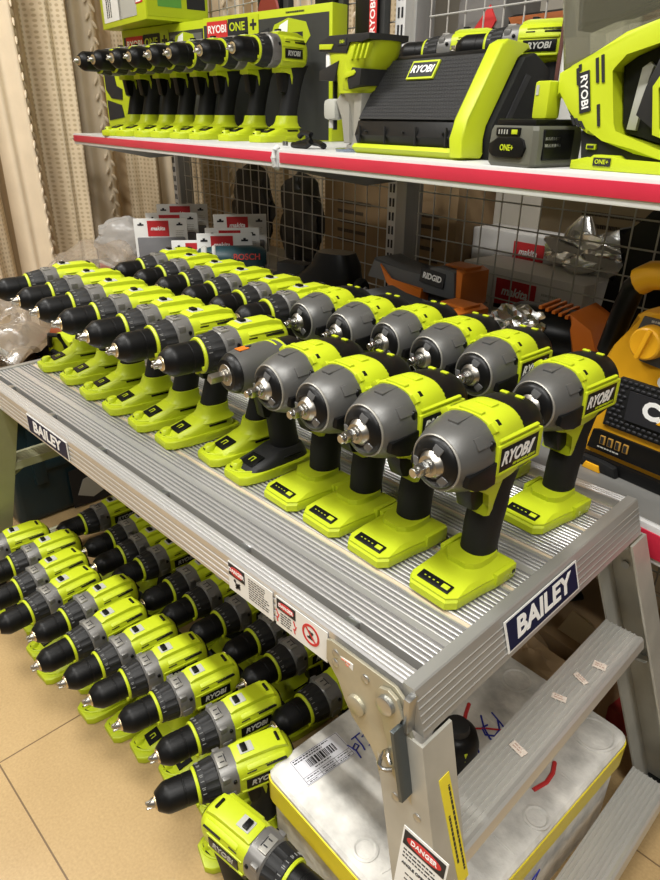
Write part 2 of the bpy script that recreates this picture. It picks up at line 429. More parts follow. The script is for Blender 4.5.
def make_wrench(label, group, foot_top=None):
    t = thing('impact_wrench', label, 'impact wrench', group=group)
    c = (0, WX)
    bm = nb()
    bm_lathe(bm, [(-.0855, .0058), (-.0845, .0068), (-.0805, .0068), (-.080, .0060), (-.0785, .0060), (-.0775, .0070)], c, 20)
    bm_box(bm, (0, -.071, WX), (.0130, .016, .0130), .0016, 2, Matrix.Rotation(R(12), 4, 'Y'))
    bm_lathe(bm, [(-.064, .0098), (-.057, .0105), (-.050, .0108)], c, 20)
    obj('anvil', bm, CHROME, t)
    bm = nb(); bm_lathe(bm, [(-.0585, .0125), (-.0585, .0150), (-.054, .0172), (-.049, .0185), (-.049, .012)], c, 28)
    obj('nose_ring', bm, STEELD, t)
    # black bezel with lamp windows
    bm = nb(); bm_lathe(bm, [(-.050, .0165), (-.052, .0200), (-.0500, .0270), (-.045, .0310), (-.040, .0325)], c, 36)
    bz = obj('lamp_bezel', bm, BLACK, t)
    for k, a in enumerate((70, 190, 320)):
        M = Matrix.Translation((0, 0, WX)) @ Matrix.Rotation(R(90-a), 4, 'Y') @ Matrix.Translation((0, -.0505, .0235)) @ Matrix.Rotation(R(-20), 4, 'X')
        bm = nb(); xf(bm_box(bm, (0, 0, 0), (.013, .004, .0068), .001), M); lw = obj('lamp_window', bm, nmat('lamp_glass', (.10, .10, .10), .15), bz)
    # grey hammer case
    bm = nb()
    bm_lathe(bm, [(-.0430, .0318), (-.0440, .0332), (-.0425, .0342), (-.040, .0338)], c, 40)
    obj('bezel_rim', bm, SILVER, t)
    bm = nb()
    rs = []
    for y, a, b, e in ((-.041, .0335, .0338, 2.0), (-.034, .0365, .0368, 2.05), (-.020, .0392, .0400, 2.15), (-.004, .0402, .0420, 2.3), (.014, .0402, .0430, 2.5), (.022, .0392, .0425, 2.6)):
        rs.append(ring(0, y, WX, a, b, 40, e))
    bm_loft(bm, rs)
    hc = obj('hammer_case', bm, GREY, t, 30)
    bm = nb()
    for a in (38, 90, 142):
        M = Matrix.Translation((0, 0, WX)) @ Matrix.Rotation(R(90-a), 4, 'Y')
        xf(bm_box(bm, (0, .004, .0418), (.014, .036, .0030), .0012), M)
    for a in (62, 118):
        M = Matrix.Translation((0, 0, WX)) @ Matrix.Rotation(R(90-a), 4, 'Y')
        xf(bm_box(bm, (0, .008, .0418), (.0028, .028, .0026), .001), M)
    obj('case_rib', bm, GREY, hc)
    for sx in (-1, 1):
        bm = nb(); bm_lathe(bm, [(sx*.0345, .0058), (sx*.0388, .0055), (sx*.0396, .004)], (.014, WX+.019), 12, 'x'); obj('screw', bm, BLACK, hc)
        # bumper strip
        bm = nb()
        bm_prism(bm, [(-.034, WX-.005), (.022, WX+.001), (.022, WX-.026), (.004, WX-.029), (-.018, WX-.026), (-.036, WX-.018)], sx*.0340, sx*.0422, 'x', .0022)
        obj('bumper', bm, BLACK, t)
    # lime shell
    bm = nb()
    bm_loft(bm, [ring(0, .020, WX, .0405, .0440, 40, 2.7), ring(0, .023, WX, .0418, .0452, 40, 2.8), ring(0, .040, WX, .0408, .0452, 40, 2.9), ring(0, .056, WX, .0395, .0442, 40, 2.9), ring(0, .060, WX, .0385, .0430, 40, 2.9)])
    sh = obj('motor_shell', bm, LIME, t)
    bm = nb()
    bm_box(bm, (0, .0245, WX+.0448), (.030, .006, .004), .0015)
    bm_box(bm, (0, .044, WX+.0452), (.022, .010, .003), .0012)
    for sx in (-1, 1):
        bm_box(bm, (sx*.030, .022, WX+.034), (.012, .006, .010), .002, 2, Matrix.Rotation(R(sx*42), 4, 'Y'))
        # frame of the brand plate
        for (yy, zz, ly, lz) in ((.0460, WX+.0165, .051, .0042), (.0460, WX-.0155, .051, .0042), (.0222, WX+.0005, .0034, .036), (.0700, WX+.0005, .0034, .036)):
            bm_box(bm, (sx*.0402, yy, zz), (.006, ly, lz), .0018)
        bm_box(bm, (sx*.0395, .046, WX+.0222), (.0045, .046, .004), .0012, 2, Matrix.Rotation(R(sx*20), 4, 'Y'))
    obj('plate_frame', bm, LIME, sh)
    bm = nb()
    for sx in (-1, 1): bm_box(bm, (sx*.0285, .030, WX+.0372), (.008, .005, .003), .0008, 1, Matrix.Rotation(R(sx*38), 4, 'Y'))
    obj('shell_notch', bm, BLACK, sh)
    for sx in (-1, 1):
        p, M = plate_text(t, sx, .0460, WX+.0005, .047, .029, lx=.0408, tilt=0, size=.0150)
        join_text(p, [('HP BRUSHLESS', .0027, M @ Matrix.Translation((.009, -.0108, .0016)), dict(off=.02, shear=.2))], LIME, 'small_print')
    # black rear cap
    bm = nb()
    bm_loft(bm, [ring(0, .057, WX+.0008, .0388, .0440, 36, 2.8), ring(0, .066, WX, .0385, .0440, 36, 2.7), ring(0, .075, WX-.001, .0362, .0415, 36, 2.5), ring(0, .081, WX-.002, .0300, .034, 36, 2.3), ring(0, .083, WX-.002, .020, .023, 36, 2.2)])
    rc = obj('rear_cap', bm, BLACK, t)
    bm = nb()
    bm_box(bm, (.010, .0705, WX+.0428), (.010, .0022, .0022), .0006); bm_box(bm, (-.010, .0705, WX+.0428), (.010, .0022, .0022), .0006)
    obj('cap_dash', bm, LIME, rc)
    # grip
    remap(t, ('anvil', 'nose_ring', 'lamp_bezel', 'bezel_rim', 'hammer_case', 'bumper', 'motor_shell', 'brand_plate', 'rear_cap'),
          [(-.0855, -.101), (-.058, -.081), (-.043, -.070), (.020, -.029), (.060, .017), (.083, .066)],
          rad=lambda y: .68 if y < -.0525 else .80 + .075*min(1, max(0, (y+.045)/.065)), zc=WX)
    bm = nb()
    bm_loft(bm, [ringz(0, .034, .130, .0180, .030, 28, 2.6), ringz(0, .034, .110, .0160, .0225, 28, 2.4), ringz(0, .028, .092, .0160, .0195, 28, 2.4), ringz(0, .023, .080, .0182, .0220, 28, 2.3), ringz(0, .018, .056, .0180, .0208, 28, 2.3), ringz(0, .016, .032, .0178, .0200, 28, 2.3), ringz(0, .016, .022, .0188, .0206, 28, 2.3)])
    obj('grip', bm, RUBBER, t)
    bm = nb()
    bm_prism(bm, [(-.042, .130), (-.034, .121), (-.014, .116), (-.005, .110), (-.002, .092), (-.008, .083), (-.001, .081), (.004, .088), (.005, .108), (.014, .119), (.024, .130)], -.0190, .0190, 'x', .003)
    obj('trigger_frame', bm, LIME, t)
    bm = nb(); bm_prism(bm, [(-.024, .117), (-.024, .105), (-.018, .090), (-.010, .087), (.000, .091), (.002, .115)], -.010, .010, 'x', .003)
    obj('trigger', bm, BLACK, t)
    foot_big(t, foot_top)
    return t

def make_compact(label, group):
    """the small impact driver with a square drive"""
    t = thing('impact_driver', label, 'impact driver', group=group)
    X = .150; c = (0, X)
    bm = nb(); bm_box(bm, (0, -.065, X), (.0098, .016, .0098), .0014, 2, Matrix.Rotation(R(20), 4, 'Y')); bm_lathe(bm, [(-.059, .008), (-.050, .0085), (-.044, .009)], c, 18)
    obj('anvil', bm, STEELD, t)
    bm = nb(); bm_lathe(bm, [(-.052, .010), (-.054, .0150), (-.052, .0195), (-.044, .0225), (-.030, .0255), (-.020, .0262)], c, 32)
    nz = obj('nose', bm, BLACK, t)
    bm = nb(); bm_lathe(bm, [(-.0555, .0105), (-.0555, .0135), (-.052, .0145), (-.052, .010)], c, 24); obj('nose_ring', bm, STEELD, nz)
    bm = nb(); bm_loft(bm, [ring(0, -.024, X, .0262, .0265, 32, 2.0), ring(0, -.010, X, .0285, .0290, 32, 2.2), ring(0, .020, X, .0290, .0300, 32, 2.4), ring(0, .045, X, .0280, .0292, 32, 2.4)])
    gc = obj('gear_case', bm, GREY, t)
    M = frame((0, -.008, X+.0288), (1, 0, 0), (0, 1, .05))
    bm = nb(); slab(bm, M, .012, .012, .0010); st = obj('warning_sticker', bm, ORANGE, gc)
    bm = nb(); slab(bm, M @ Matrix.Translation((0, 0, .001)), .003, .008, .0004); obj('warning_mark', bm, INK, st)
    bm = nb()
    for y in (.026, .038): bm_lathe(bm, [(y, .0292), (y+.001, .0306), (y+.004, .0306), (y+.005, .0292)], c, 32)
    obj('lime_band', bm, LIME, gc)
    bm = nb(); bm_loft(bm, [ring(0, .044, X, .0285, .0298, 32, 2.4), ring(0, .070, X, .0280, .0290, 32, 2.4), ring(0, .082, X-.001, .0215, .023, 32, 2.3), ring(0, .085, X-.001, .013, .014, 32, 2.2)])
    obj('rear_cap', bm, BLACK, t)
    bm = nb()
    bm_loft(bm, [ringz(0, .034, .124, .0170, .030, 28, 2.6), ringz(0, .034, .104, .0160, .0225, 28, 2.4), ringz(0, .034, .082, .0158, .0200, 28, 2.4), ringz(0, .038, .062, .0162, .0200, 28, 2.4), ringz(0, .042, .048, .0168, .0205, 28, 2.4)])
    obj('grip', bm, RUBBER, t)
    bm = nb(); bm_prism(bm, [(-.006, .111), (.002, .084), (.010, .082), (.020, .090), (.020, .112)], -.0085, .0085, 'x', .003)
    obj('trigger', bm, BLACK, t)
    remap(t, ('anvil', 'nose', 'gear_case', 'rear_cap'), [(-.073, -.067), (-.0555, -.044), (-.020, -.032), (.026, .024), (.085, .076)], rad=lambda y: .98, zc=X)
    remap(t, ('grip', 'trigger'), [(0, .004), (.1, .104)], [(0, 0), (.048, .026), (.12, .135)])
    foot_small(t, DGREY)
    return t

ORD = ['first', 'second', 'third', 'fourth', 'fifth', 'sixth', 'seventh', 'eighth', 'ninth', 'tenth', 'eleventh', 'twelfth']
D0 = None
def put_drills(spots, fmt, group, z):
    global D0
    n = len(spots)
    for i, (x, y, a) in enumerate(spots):
        lab = fmt % ('leftmost' if i == 0 else 'rightmost' if i == n-1 else ORD[i] + ' from left')
        if D0 is None:
            D0 = make_drill(lab, group); D0.location = (x, y, z); D0.rotation_euler = (0, 0, R(a))
        else: dup(D0, (x, y, z), a, lab, group)
put_drills([(-.982, .140, -7), (-.889, .142, -7), (-.798, .136, -8), (-.712, .134, -8), (-.627, .134, -7), (-.548, .134, -5), (-.459, .150, -6)],
           'lime-green cordless drill on the platform, %s of the front drill row', 'drills in the front row on the platform', 0)
put_drills([(-.974, .361, -5), (-.892, .356, -2), (-.805, .353, -6), (-.718, .348, -2), (-.633, .345, -2), (-.554, .340, -5)],
           'lime-green cordless drill on the platform, %s of the second drill row', 'drills in the second row on the platform', 0)
put_drills([(-.989, -.049, -5), (-.913, -.018, -3), (-.839, -.037, 1), (-.768, -.046, 3), (-.701, -.010, 0), (-.632, -.031, 0), (-.563, -.016, -4), (-.498, -.005, -8), (-.426, .005, -9), (-.340, .015, -11), (-.273, -.025, -18)],
           'lime-green drill on the floor tiles, %s of the front floor row', 'drills in the front row on the floor', FLOOR)
put_drills([(-.960, .148, -3), (-.862, .161, -3), (-.800, .150, -3), (-.738, .156, -3), (-.643, .162, -3), (-.581, .165, -3), (-.511, .176, -3), (-.436, .191, -4), (-.369, .178, -5), (-.274, .160, -6)],
           'lime-green drill under the platform, %s of the back floor row', 'drills in the back row on the floor', FLOOR)
dup(D0, (-.150, -.056, FLOOR), 98, 'lime-green drill facing the other way at the floor row end by foam box', 'drills on the floor')
W0 = make_wrench('lime and grey impact wrench, foremost of all, at the platform near corner', 'impact wrenches on the platform')
W0.location = (-.064, .166, 0); W0.rotation_euler = (0, 0, R(-3))
for (x, y, a, lab) in ((-.155, .168, -3, 'lime and grey impact wrench in front row, next left of the foremost wrench'),
                       (-.232, .170, -3, 'lime and grey impact wrench, third from right in the front row'),
                       (-.307, .172, -3, 'lime and grey impact wrench, front row, next to the small impact driver'),
                       (-.483, .380, -3, 'impact wrench at the left end of the back wrench row, beside the drills'),
                       (-.403, .382, -3, 'impact wrench, second from left in the back wrench row on the platform'),
                       (-.328, .396, -3, 'impact wrench, third from left in the back wrench row on the platform'),
                       (-.250, .388, -3, 'impact wrench, third from right in the back wrench row on the platform'),
                       (-.172, .381, -3, 'impact wrench, second from right in the back wrench row on the platform'),
                       (-.070, .347, -5, 'impact wrench at the far right of the platform, in front of yellow jobsite radio')):
    dup(W0, (x, y, 0), a, lab, 'impact wrenches on the platform')
IC = make_compact('small impact driver with orange sticker and dark-topped foot, between drills and wrenches', None)
IC.location = (-.393, .147, 0); IC.rotation_euler = (0, 0, R(-3))
# ------------------------------------------------------------------ work platform
BL, BW = 1.05, .447
PF = thing('work_platform', 'long ribbed aluminium work platform with fold-out step legs, loaded with tools', 'work platform', (0, 0, 0))
def ribbed(bm, y0, y1, x0, x1, top=0.0, th=.022, pitch=.006, plain=None):
    pts = []; y = y0
    pts.append((y0, top-th)); pts.append((y0, top-.001)); 
    while y + pitch < y1 - .001:
        if plain and plain[0] <= y < plain[1]:
            pts.append((y, top)); y = plain[1]; pts.append((y, top)); continue
        pts += [(y+.0002, top-.0006), (y+.0009, top), (y+pitch*.44, top), (y+pitch*.54, top-.0006), (y+pitch*.57, top-.0060), (y+pitch*.97, top-.0060)]
        y += pitch
    pts += [(y+.0008, top), (y1-.0008, top), (y1, top-.001), (y1, top-th)]
    a = [bm.verts.new((x0, u, v)) for u, v in pts]; b = [bm.verts.new((x1, u, v)) for u, v in pts]
    n = len(pts)
    for i in range(n):
        j = (i+1) % n; bm.faces.new((a[i], a[j], b[j], b[i]))
    bm.faces.new(a[::-1]); bm.faces.new(b)
def rail(y0, y1, sgn):
    # side rail with grooved outer face
    bm = nb()
    ys, yo = (y1, y0) if sgn < 0 else (y0, y1)     # inner, outer
    d = .0012 if sgn < 0 else -.0012
    pts = [(ys, -.045), (ys, 0)]
    for k in range(1, 4):
        u = ys + (yo-ys)*k/4
        pts += [(u-.0012, 0), (u, -.0012), (u+.0012, 0)] if (yo > ys) else [(u+.0012, 0), (u, -.0012), (u-.0012, 0)]
    pts += [(yo+d*1.5, 0), (yo, -.002)]
    for z in (-.010, -.018, -.026, -.034):
        pts += [(yo, z), (yo+d, z-.0008), (yo+d, z-.0028), (yo, z-.0036)]
    pts += [(yo, -.042), (yo+d*3, -.045)]
    a = [bm.verts.new((-BL+.002, u, v)) for u, v in pts]; b = [bm.verts.new((-.002, u, v)) for u, v in pts]
    n = len(pts)
    for i in range(n):
        j = (i+1) % n; bm.faces.new((a[i], a[j], b[j], b[i]))
    bm.faces.new(a[::-1]); bm.faces.new(b)
    return bm
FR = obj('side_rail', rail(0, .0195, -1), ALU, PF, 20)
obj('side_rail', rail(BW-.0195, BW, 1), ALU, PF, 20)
E0, E1 = -BL+.012, -.012
for (y0, y1, pl) in ((.030, .0975, (.058, .069)), (.1035, .1765, None), (.1825, .2555, (.212, .224)), (.2625, .334, None), (.340, .409, (.368, .380))):
    bm = nb(); ribbed(bm, y0, y1, E0, E1, -.001, .020, .0062, pl)
    obj('deck_plank', bm, ALU, PF, 20)
for y in (.1005, .1795, .259, .337):
    bm = nb(); bm_box(bm, ((E0+E1)/2, y, -.009), (E1-E0, .0062, .012)); obj('gap_strip', bm, TAN, PF)
for y, w in ((.4175, .017), (.0247, .009)):
    for k in range(6):
        bm = nb(); bm_box(bm, (-.10-.17*k, y, -.006), (.014, w+.003, .006), .001); obj('rail_clip', bm, GALV, PF)
# end rails: faces lean out with the legs
for side in (1, -1):
    bm = nb()
    def X(u): return u if side > 0 else -BL-u
    pts = [(-.013, -.001), (-.013, .0012), (-.0015, .0012), (.0, .0), (.0012, -.003)]
    for z in (-.009, -.016, -.023, -.030, -.037): pts += [(.0004+.32*-z, z), (.0014+.32*-z, z-.0004), (.0014+.32*-z, z-.0010), (.0004+.32*-z, z-.0014)]
    pts += [(.0145, -.0445), (-.004, -.0445), (-.013, -.030)]
    a = [bm.verts.new((X(u), -.001, v)) for u, v in pts]; b = [bm.verts.new((X(u), BW+.001, v)) for u, v in pts]
    n = len(pts)
    for i in range(n):
        j = (i+1) % n; bm.faces.new((a[i], a[j], b[j], b[i]))
    bm.faces.new(a[::-1]); bm.faces.new(b)
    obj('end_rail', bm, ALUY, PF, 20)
# legs: channels that splay .31 outwards along x and .12 along y
SX, SY = .31, .12
def legpt(side, near, u, v, z):
    """u: across the tread depth (0 front), v: into the platform (0 outer face)"""
    d = -z
    x = .004 + SX*d - u; y = (-.003 - SY*d + v) if near else (BW + .003 + SY*d - v)
    return Vector((x if side > 0 else -BL + .05 - x, y, z))
def leg(side, near, mat):
    bm = nb(); w, dp, th = .058, .042, .003
    sec = [(0, 0), (0, dp), (th, dp), (th, th), (w-th, th), (w-th, dp), (w, dp), (w, 0)]
    za = -.047 if side > 0 else -.046
    r0 = [legpt(side, near, u, v, za) for u, v in sec]; r1 = [legpt(side, near, u, v, FLOOR+.012) for u, v in sec]
    bm_loft(bm, [r0, r1])
    l = obj('leg', bm, mat, PF)
    bm = nb()
    vs = bm_box(bm, (0, 0, 0), (.066, .036, .024), .004)
    cpos = legpt(side, near, .029, .014, FLOOR+.012)
    xf(vs, Matrix.Translation(cpos)); obj('rubber_foot', bm, RUBBER, l)
    return l
LEG = {}
for side in (1, -1):
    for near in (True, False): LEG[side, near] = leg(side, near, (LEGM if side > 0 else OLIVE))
def step(side, z, mat):
    bm = nb()
    d = -z; xf_ = .002 + SX*d
    y0 = -SY*d + .037; y1 = BW + SY*d - .044
    pts = [(xf_-.052, z-.016), (xf_-.052, z)]
    for k in range(7):
        u = xf_ - .050 + .0062*k
        pts += [(u, z), (u+.0014, z), (u+.0020, z-.0016), (u+.0056, z-.0016)]
    pts += [(xf_-.003, z), (xf_, z-.003), (xf_+.003, z-.015), (xf_+.000, z-.015), (xf_-.006, z-.012)]
    fx = (lambda u: u) if side > 0 else (lambda u: -BL+.05-u)
    a = [bm.verts.new((fx(u), y0, v)) for u, v in pts]; b = [bm.verts.new((fx(u), y1, v)) for u, v in pts]
    n = len(pts)
    for i in range(n):
        j = (i+1) % n; bm.faces.new((a[i], a[j], b[j], b[i]))
    bm.faces.new(a[::-1]); bm.faces.new(b)
    return obj('step_tread', bm, ALUS if mat is ALUY else mat, PF, 20)
S1 = step(1, -.178, ALUY); S2 = step(1, -.430, ALUY)
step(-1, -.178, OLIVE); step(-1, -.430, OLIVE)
# braces below the treads
for side in (1, -1):
    for near in (True, False):
        for z in (-.178,):
            bm = nb()
            p0 = legpt(side, near, .030, .004, z-.075); p1 = legpt(side, near, .030, .075, z-.018)
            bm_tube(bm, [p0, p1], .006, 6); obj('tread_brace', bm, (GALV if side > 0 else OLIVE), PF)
            for p in (p0,):
                bm = nb(); bm_lathe(bm, [(-.004, .005), (.003, .005), (.005, .003)], (0, 0), 12, 'y'); xf(bm.verts, Matrix.Translation(p)); obj('rivet', bm, GALV, PF)
for (u, z) in ((.030, -.075), (.034, -.105)):
    bm = nb(); p = legpt(1, False, u, .0045, z); bm_lathe(bm, [(-.003, .0055), (.000, .005), (.001, .003)], (p.x, p.z), 14, 'y'); xf(bm.verts, Matrix.Translation((0, p.y, 0))); obj('rivet', bm, GALV, PF)
# hinge plate and hook on the near right leg
def hinge(side):
    fx = (lambda u: u) if side > 0 else (lambda u: -BL-u)
    bm = nb()
    o = [(-.101, -.006), (-.094, -.003), (-.016, -.003), (-.006, -.010), (.001, -.040), (.014, -.058), (.038, -.132), (.036, -.138), (.002, -.134), (-.012, -.128), (-.022, -.110), (-.028, -.096), (-.036, -.088), (-.062, -.074), (-.074, -.062), (-.084, -.045), (-.101, -.030)]
    bm_prism(bm, [(fx(u), v) for u, v in o], -.0075, -.0040, 'y', .0006)
    # follow the leg's outward lean below the rail
    for v in bm.verts: v.co.y -= max(0, -v.co.z-.05)*.13
    hp = obj('hinge_plate', bm, PLATE, PF)
    for (u, v) in ((-.088, -.014), (-.088, -.026), (-.050, -.018), (.000, -.120), (.026, -.122)):
        bm = nb(); bm_lathe(bm, [(-.0055, .0050), (-.0085, .0044), (-.0095, .0025)], (fx(u), v), 14, 'y')
        for q in bm.verts: q.co.y -= max(0, -v-.05)*.13
        obj('rivet', bm, GALV, hp)
    bm = nb(); bm_lathe(bm, [(-.005, .015), (-.009, .015), (-.010, .011), (-.014, .0105), (-.015, .009)], (fx(-.056), -.053), 22, 'y'); obj('pivot_pin', bm, PLATE, hp)
    bm = nb()
    hk = [(-.034, -.020), (-.030, -.010), (-.020, -.006), (-.010, -.010), (-.002, -.026), (-.006, -.034), (.010, -.092), (.013, -.102), (.000, -.100), (-.008, -.088), (-.020, -.054)]
    bm_prism(bm, [(fx(u), v) for u, v in hk], -.0125, -.0085, 'y', .0008)
    for v in bm.verts: v.co.y -= max(0, -v.co.z-.05)*.10
    hk_ = obj('locking_hook', bm, PLATE, PF)
    bm = nb()
    bm_prism(bm, [(fx(u), v) for u, v in ((-.006, -.034), (-.002, -.034), (.017, -.100), (.013, -.102))], -.0240, -.0090, 'y', .0006)
    for v in bm.verts: v.co.y -= max(0, -v.co.z-.05)*.10
    obj('hook_flange', bm, DSTEEL, hk_)
    bm = nb(); bm_lathe(bm, [(-.012, .0095), (-.017, .0092), (-.018, .007)], (fx(-.020), -.022), 20, 'y'); obj('hook_pin', bm, GALV, hk_)
    bm = nb()
    ps = [Vector((fx(-.008 + .008*math.cos(a)), -.021-.004*math.sin(2*a), -.078 + .010*math.sin(a))) for a in [R(40+28*k) for k in range(10)]]
    bm_tube(bm, ps, .0022, 8); obj('hook_ring', bm, CHROME, hk_)
    bm = nb(); bm_box(bm, (fx(-.001), -.004, -.024), (.008, .014, .040), .003); obj('corner_cap', bm, GALV, hp)
hinge(1)
# labels on the platform
def label(parent, M, w, h, mat=LABELW, lab=None, t=.0007):
    bm = nb(); slab(bm, M, w, h, t); o = obj('sticker', bm, mat, parent)
    if lab: o['label'] = lab
    return o
T = Matrix.Translation
# end BAILEY
nv = Vector((.31, 0, 1)).normalized()   # direction up the face is (-.31,0,1)
ME = frame((.0085, .2045, -.0215), (0, 1, 0), (-.31, 0, 1))
o = label(PF, ME, .146, .035, LABELW, 'navy maker label with white lettering', .0009)
bm = nb(); slab(bm, ME @ T((0, 0, .0009)), .140, .031, .0004); obj('label_field', bm, NAVY, o)
join_text(o, [('BAILEY', .0205, ME @ T((0, 0, .0013)), dict(off=.03, shear=.14, sx=1.22))], WHITE)
MF = frame((-.745, -.0006, -.0225), (1, 0, 0), (0, 0, 1))
o = label(PF, MF, .150, .0325, LABELW, 'navy maker label with white lettering', .0009)
bm = nb(); slab(bm, MF @ T((0, 0, .0009)), .145, .0285, .0004); obj('label_field', bm, NAVY, o)
join_text(o, [('BAILEY', .0185, MF @ T((0, 0, .0013)), dict(off=.03, shear=.14, sx=1.28))], WHITE)
def danger(o, M, w, h):
    """black header with red oval and DANGER"""
    bm = nb(); slab(bm, M, w, h, .0004); obj('header', bm, INK, o)
    bm = nb(); n = 28; bm_loft(bm, [[M @ Vector((w*.42*math.cos(2*PI*i/n), h*.36*math.sin(2*PI*i/n), z)) for i in range(n)] for z in (.0003, .0007)]); obj('oval', bm, RED, o)
    join_text(o, [('DANGER', h*.30, M @ T((0, 0, .0007)), dict(off=.02, ext=.0003))], WHITE)
def lines(o, M, w, rows, gap, th=.0011, frac=(.7, 1.0), seed=1):
    rnd = random.Random(seed); bm = nb()
    for r in range(rows):
        x = -w/2
        end = -w/2 + w*rnd.uniform(*frac)
        while x < end:
            l = rnd.uniform(.0018, .0055)
            l = min(l, end-x)
            slab(bm, M @ T((x+l/2, -r*gap, 0)), l, th, .0003); x += l+.0011
    return obj('small_print', bm, INK, o)
M1 = frame((-.2265, -.0006, -.0245), (1, 0, 0), (0, 0, 1))
o = label(PF, M1, .077, .038, LABELW, 'white danger sticker with small print')
danger(o, M1 @ T((-.023, .0095, .0007)), .029, .016)
lines(o, M1 @ T((.016, .014, .0007)), .036, 9, .0032, .0010, seed=3)
bm = nb()
for a, l in ((50, .012), (-35, .010), (10, .009), (80, .008)):
    slab(bm, M1 @ T((-.022, -.008, .0007)) @ Matrix.Rotation(R(a), 4, 'Z'), l, .0022, .0003)
n = 10; bm_loft(bm, [[M1 @ Vector((-.027+.0022*math.cos(2*PI*i/n), -.003+.0022*math.sin(2*PI*i/n), z)) for i in range(n)] for z in (.0007, .001)])
obj('falling_figure', bm, INK, o)
M1 = frame((-.1445, -.0006, -.0245), (1, 0, 0), (0, 0, 1))
o = label(PF, M1, .077, .038, LABELW, 'white danger sticker with red prohibition roundel')
danger(o, M1 @ T((-.022, .0105, .0007)), .029, .013)
lines(o, M1 @ T((-.022, .000, .0007)), .018, 5, .0032, .0012, seed=5)
bm = nb()
for sx in (-1, 1):
    for k in range(3): slab(bm, M1 @ T((-.022+sx*.0135+(.001 if k % 2 else -.001), -.001-.0048*k, .0007)) @ Matrix.Rotation(R(70 if k % 2 else 110), 4, 'Z'), .0062, .0016, .0003)
obj('bolt_mark', bm, RED, o)
bm = nb(); n = 32
ra = [[M1 @ Vector((.015+r*math.cos(2*PI*i/n), .001+r*math.sin(2*PI*i/n), z)) for i in range(n)] for r, z in ((.0125, .0007), (.0125, .0011), (.0098, .0011), (.0098, .0007))]
bm_loft(bm, ra, cap=False); slab(bm, M1 @ T((.015, .001, .0009)) @ Matrix.Rotation(R(-45), 4, 'Z'), .021, .0022, .0003); obj('roundel', bm, RED, o)
bm = nb()
slab(bm, M1 @ T((.015, -.0035, .0007)), .010, .0022, .0003); slab(bm, M1 @ T((.0155, .001, .0007)) @ Matrix.Rotation(R(60), 4, 'Z'), .009, .0030, .0003); slab(bm, M1 @ T((.013, .004, .0007)), .004, .003, .0003)
obj('pictogram', bm, INK, o)
bm = nb(); slab(bm, frame((-.0735, -.0075, -.0185), (1, .0, .03), (0, 0, 1)), .016, .0125, .0007); o = obj('sticker', bm, LABELW, PF); o['label'] = 'small white price sticker with red print'
lines(o, frame((-.0735, -.0082, -.0145), (1, .0, .03), (0, 0, 1)), .013, 3, .0035, .0018, seed=9).data.materials[0] = nmat('faded_red_print', (.65, .22, .14), .6)
# near leg stickers: white danger on its outer face, yellow strip on the flange
p0 = legpt(1, True, .029, 0, -.140); p1 = legpt(1, True, .029, 0, -.280)
yd = (p0-p1).normalized()
ML = frame((p0+p1)/2, (1, 0, 0), yd)
o = label(PF, ML, .050, .140, LABELW, 'tall white danger sticker on the near leg')
danger(o, ML @ T((0, .0585, .0007)), .046, .017)
lines(o, ML @ T((0, .045, .0007)), .042, 3, .0045, .0015, seed=11)
join_text(o, [('ANGLE OPERATION', .0032, ML @ T((0, .028, .0007)), dict(off=.02))], INK)
lines(o, ML @ T((0, .018, .0007)), .030, 8, .0065, .0012, frac=(.3, .9), seed=12)
pa = legpt(1, True, 0, .030, -.085); pb = legpt(1, True, 0, .030, -.200)
yd = (pa-pb).normalized(); MY = frame((pa+pb)/2, (0, 1, 0), yd)
o = label(PF, MY, .0145, .116, YTAPE, 'yellow warning strip on the near leg')
for k, (xx, w, sd) in enumerate(((-.0030, .070, 21), (.0036, .095, 22))):
    lines(o, MY @ T((xx, .0, .0007)) @ Matrix.Rotation(R(90), 4, 'Z'), w, 1, .004, .0024, seed=sd)
# price tags on the first tread
for k, (y, x, w, h, a) in enumerate(((.335, .0385, .016, .012, 12), (.298, .032, .019, .008, -20), (.252, .028, .017, .009, 14), (.155, .032, .019, .010, -12))):
    M = frame((x, y, -.1779), (math.sin(R(a+90)), -math.cos(R(a+90)), 0), (math.sin(R(a+180)), -math.cos(R(a+180)), 0))
    bm = nb(); slab(bm, M, w, h, .0006); o = obj('sticker', bm, nmat('worn_paper', (.60, .52, .44), .7), PF); o['label'] = 'small worn price sticker on the upper tread'
    lines(o, M @ T((0, .002, .0006)), w*.7, 2, .0035, .0014, seed=40+k).data.materials[0] = nmat('faded_brown_print', (.42, .28, .22), .7)
# ------------------------------------------------------------------ shelving behind the platform
TH = -.1404
ex, ey = Vector((math.cos(TH), math.sin(TH), 0)), Vector((-math.sin(TH), math.cos(TH), 0))
TD = math.degrees(TH)
def SH(s, d, z=0): return ex*s + ey*d + Vector((0, 0, z))
ZS, ZD = .378, -.045
def gthing(name, lab, cat, group=None): return thing(name, lab, cat, (0, 0, 0), TD, group)
def board(lab, s0, s1, z, upper):
    t = gthing('shelf', lab, 'shelf')
    d0, d1, th, h, r = (.455, .835, .012, .033, .0190) if upper else (.481, .850, .016, .054, .036)
    bm = nb(); bm_box(bm, ((s0+s1)/2, (d0+d1)/2, z-th/2), (s1-s0, d1-d0, th), .001); obj('shelf_board', bm, WSHELF if upper else DECKM, t)
    bm = nb(); bm_box(bm, ((s0+s1)/2, d0, z-h/2), (s1-s0, .012, h), .0025); l = obj('shelf_lip', bm, WSHELF, t)
    bm = nb(); bm_box(bm, ((s0+s1)/2, d0-.0068, z-h/2+(.0015 if upper else 0)), (s1-s0-.014, .003, r), .001); obj('price_rail', bm, REDSHELF, l)
    return t
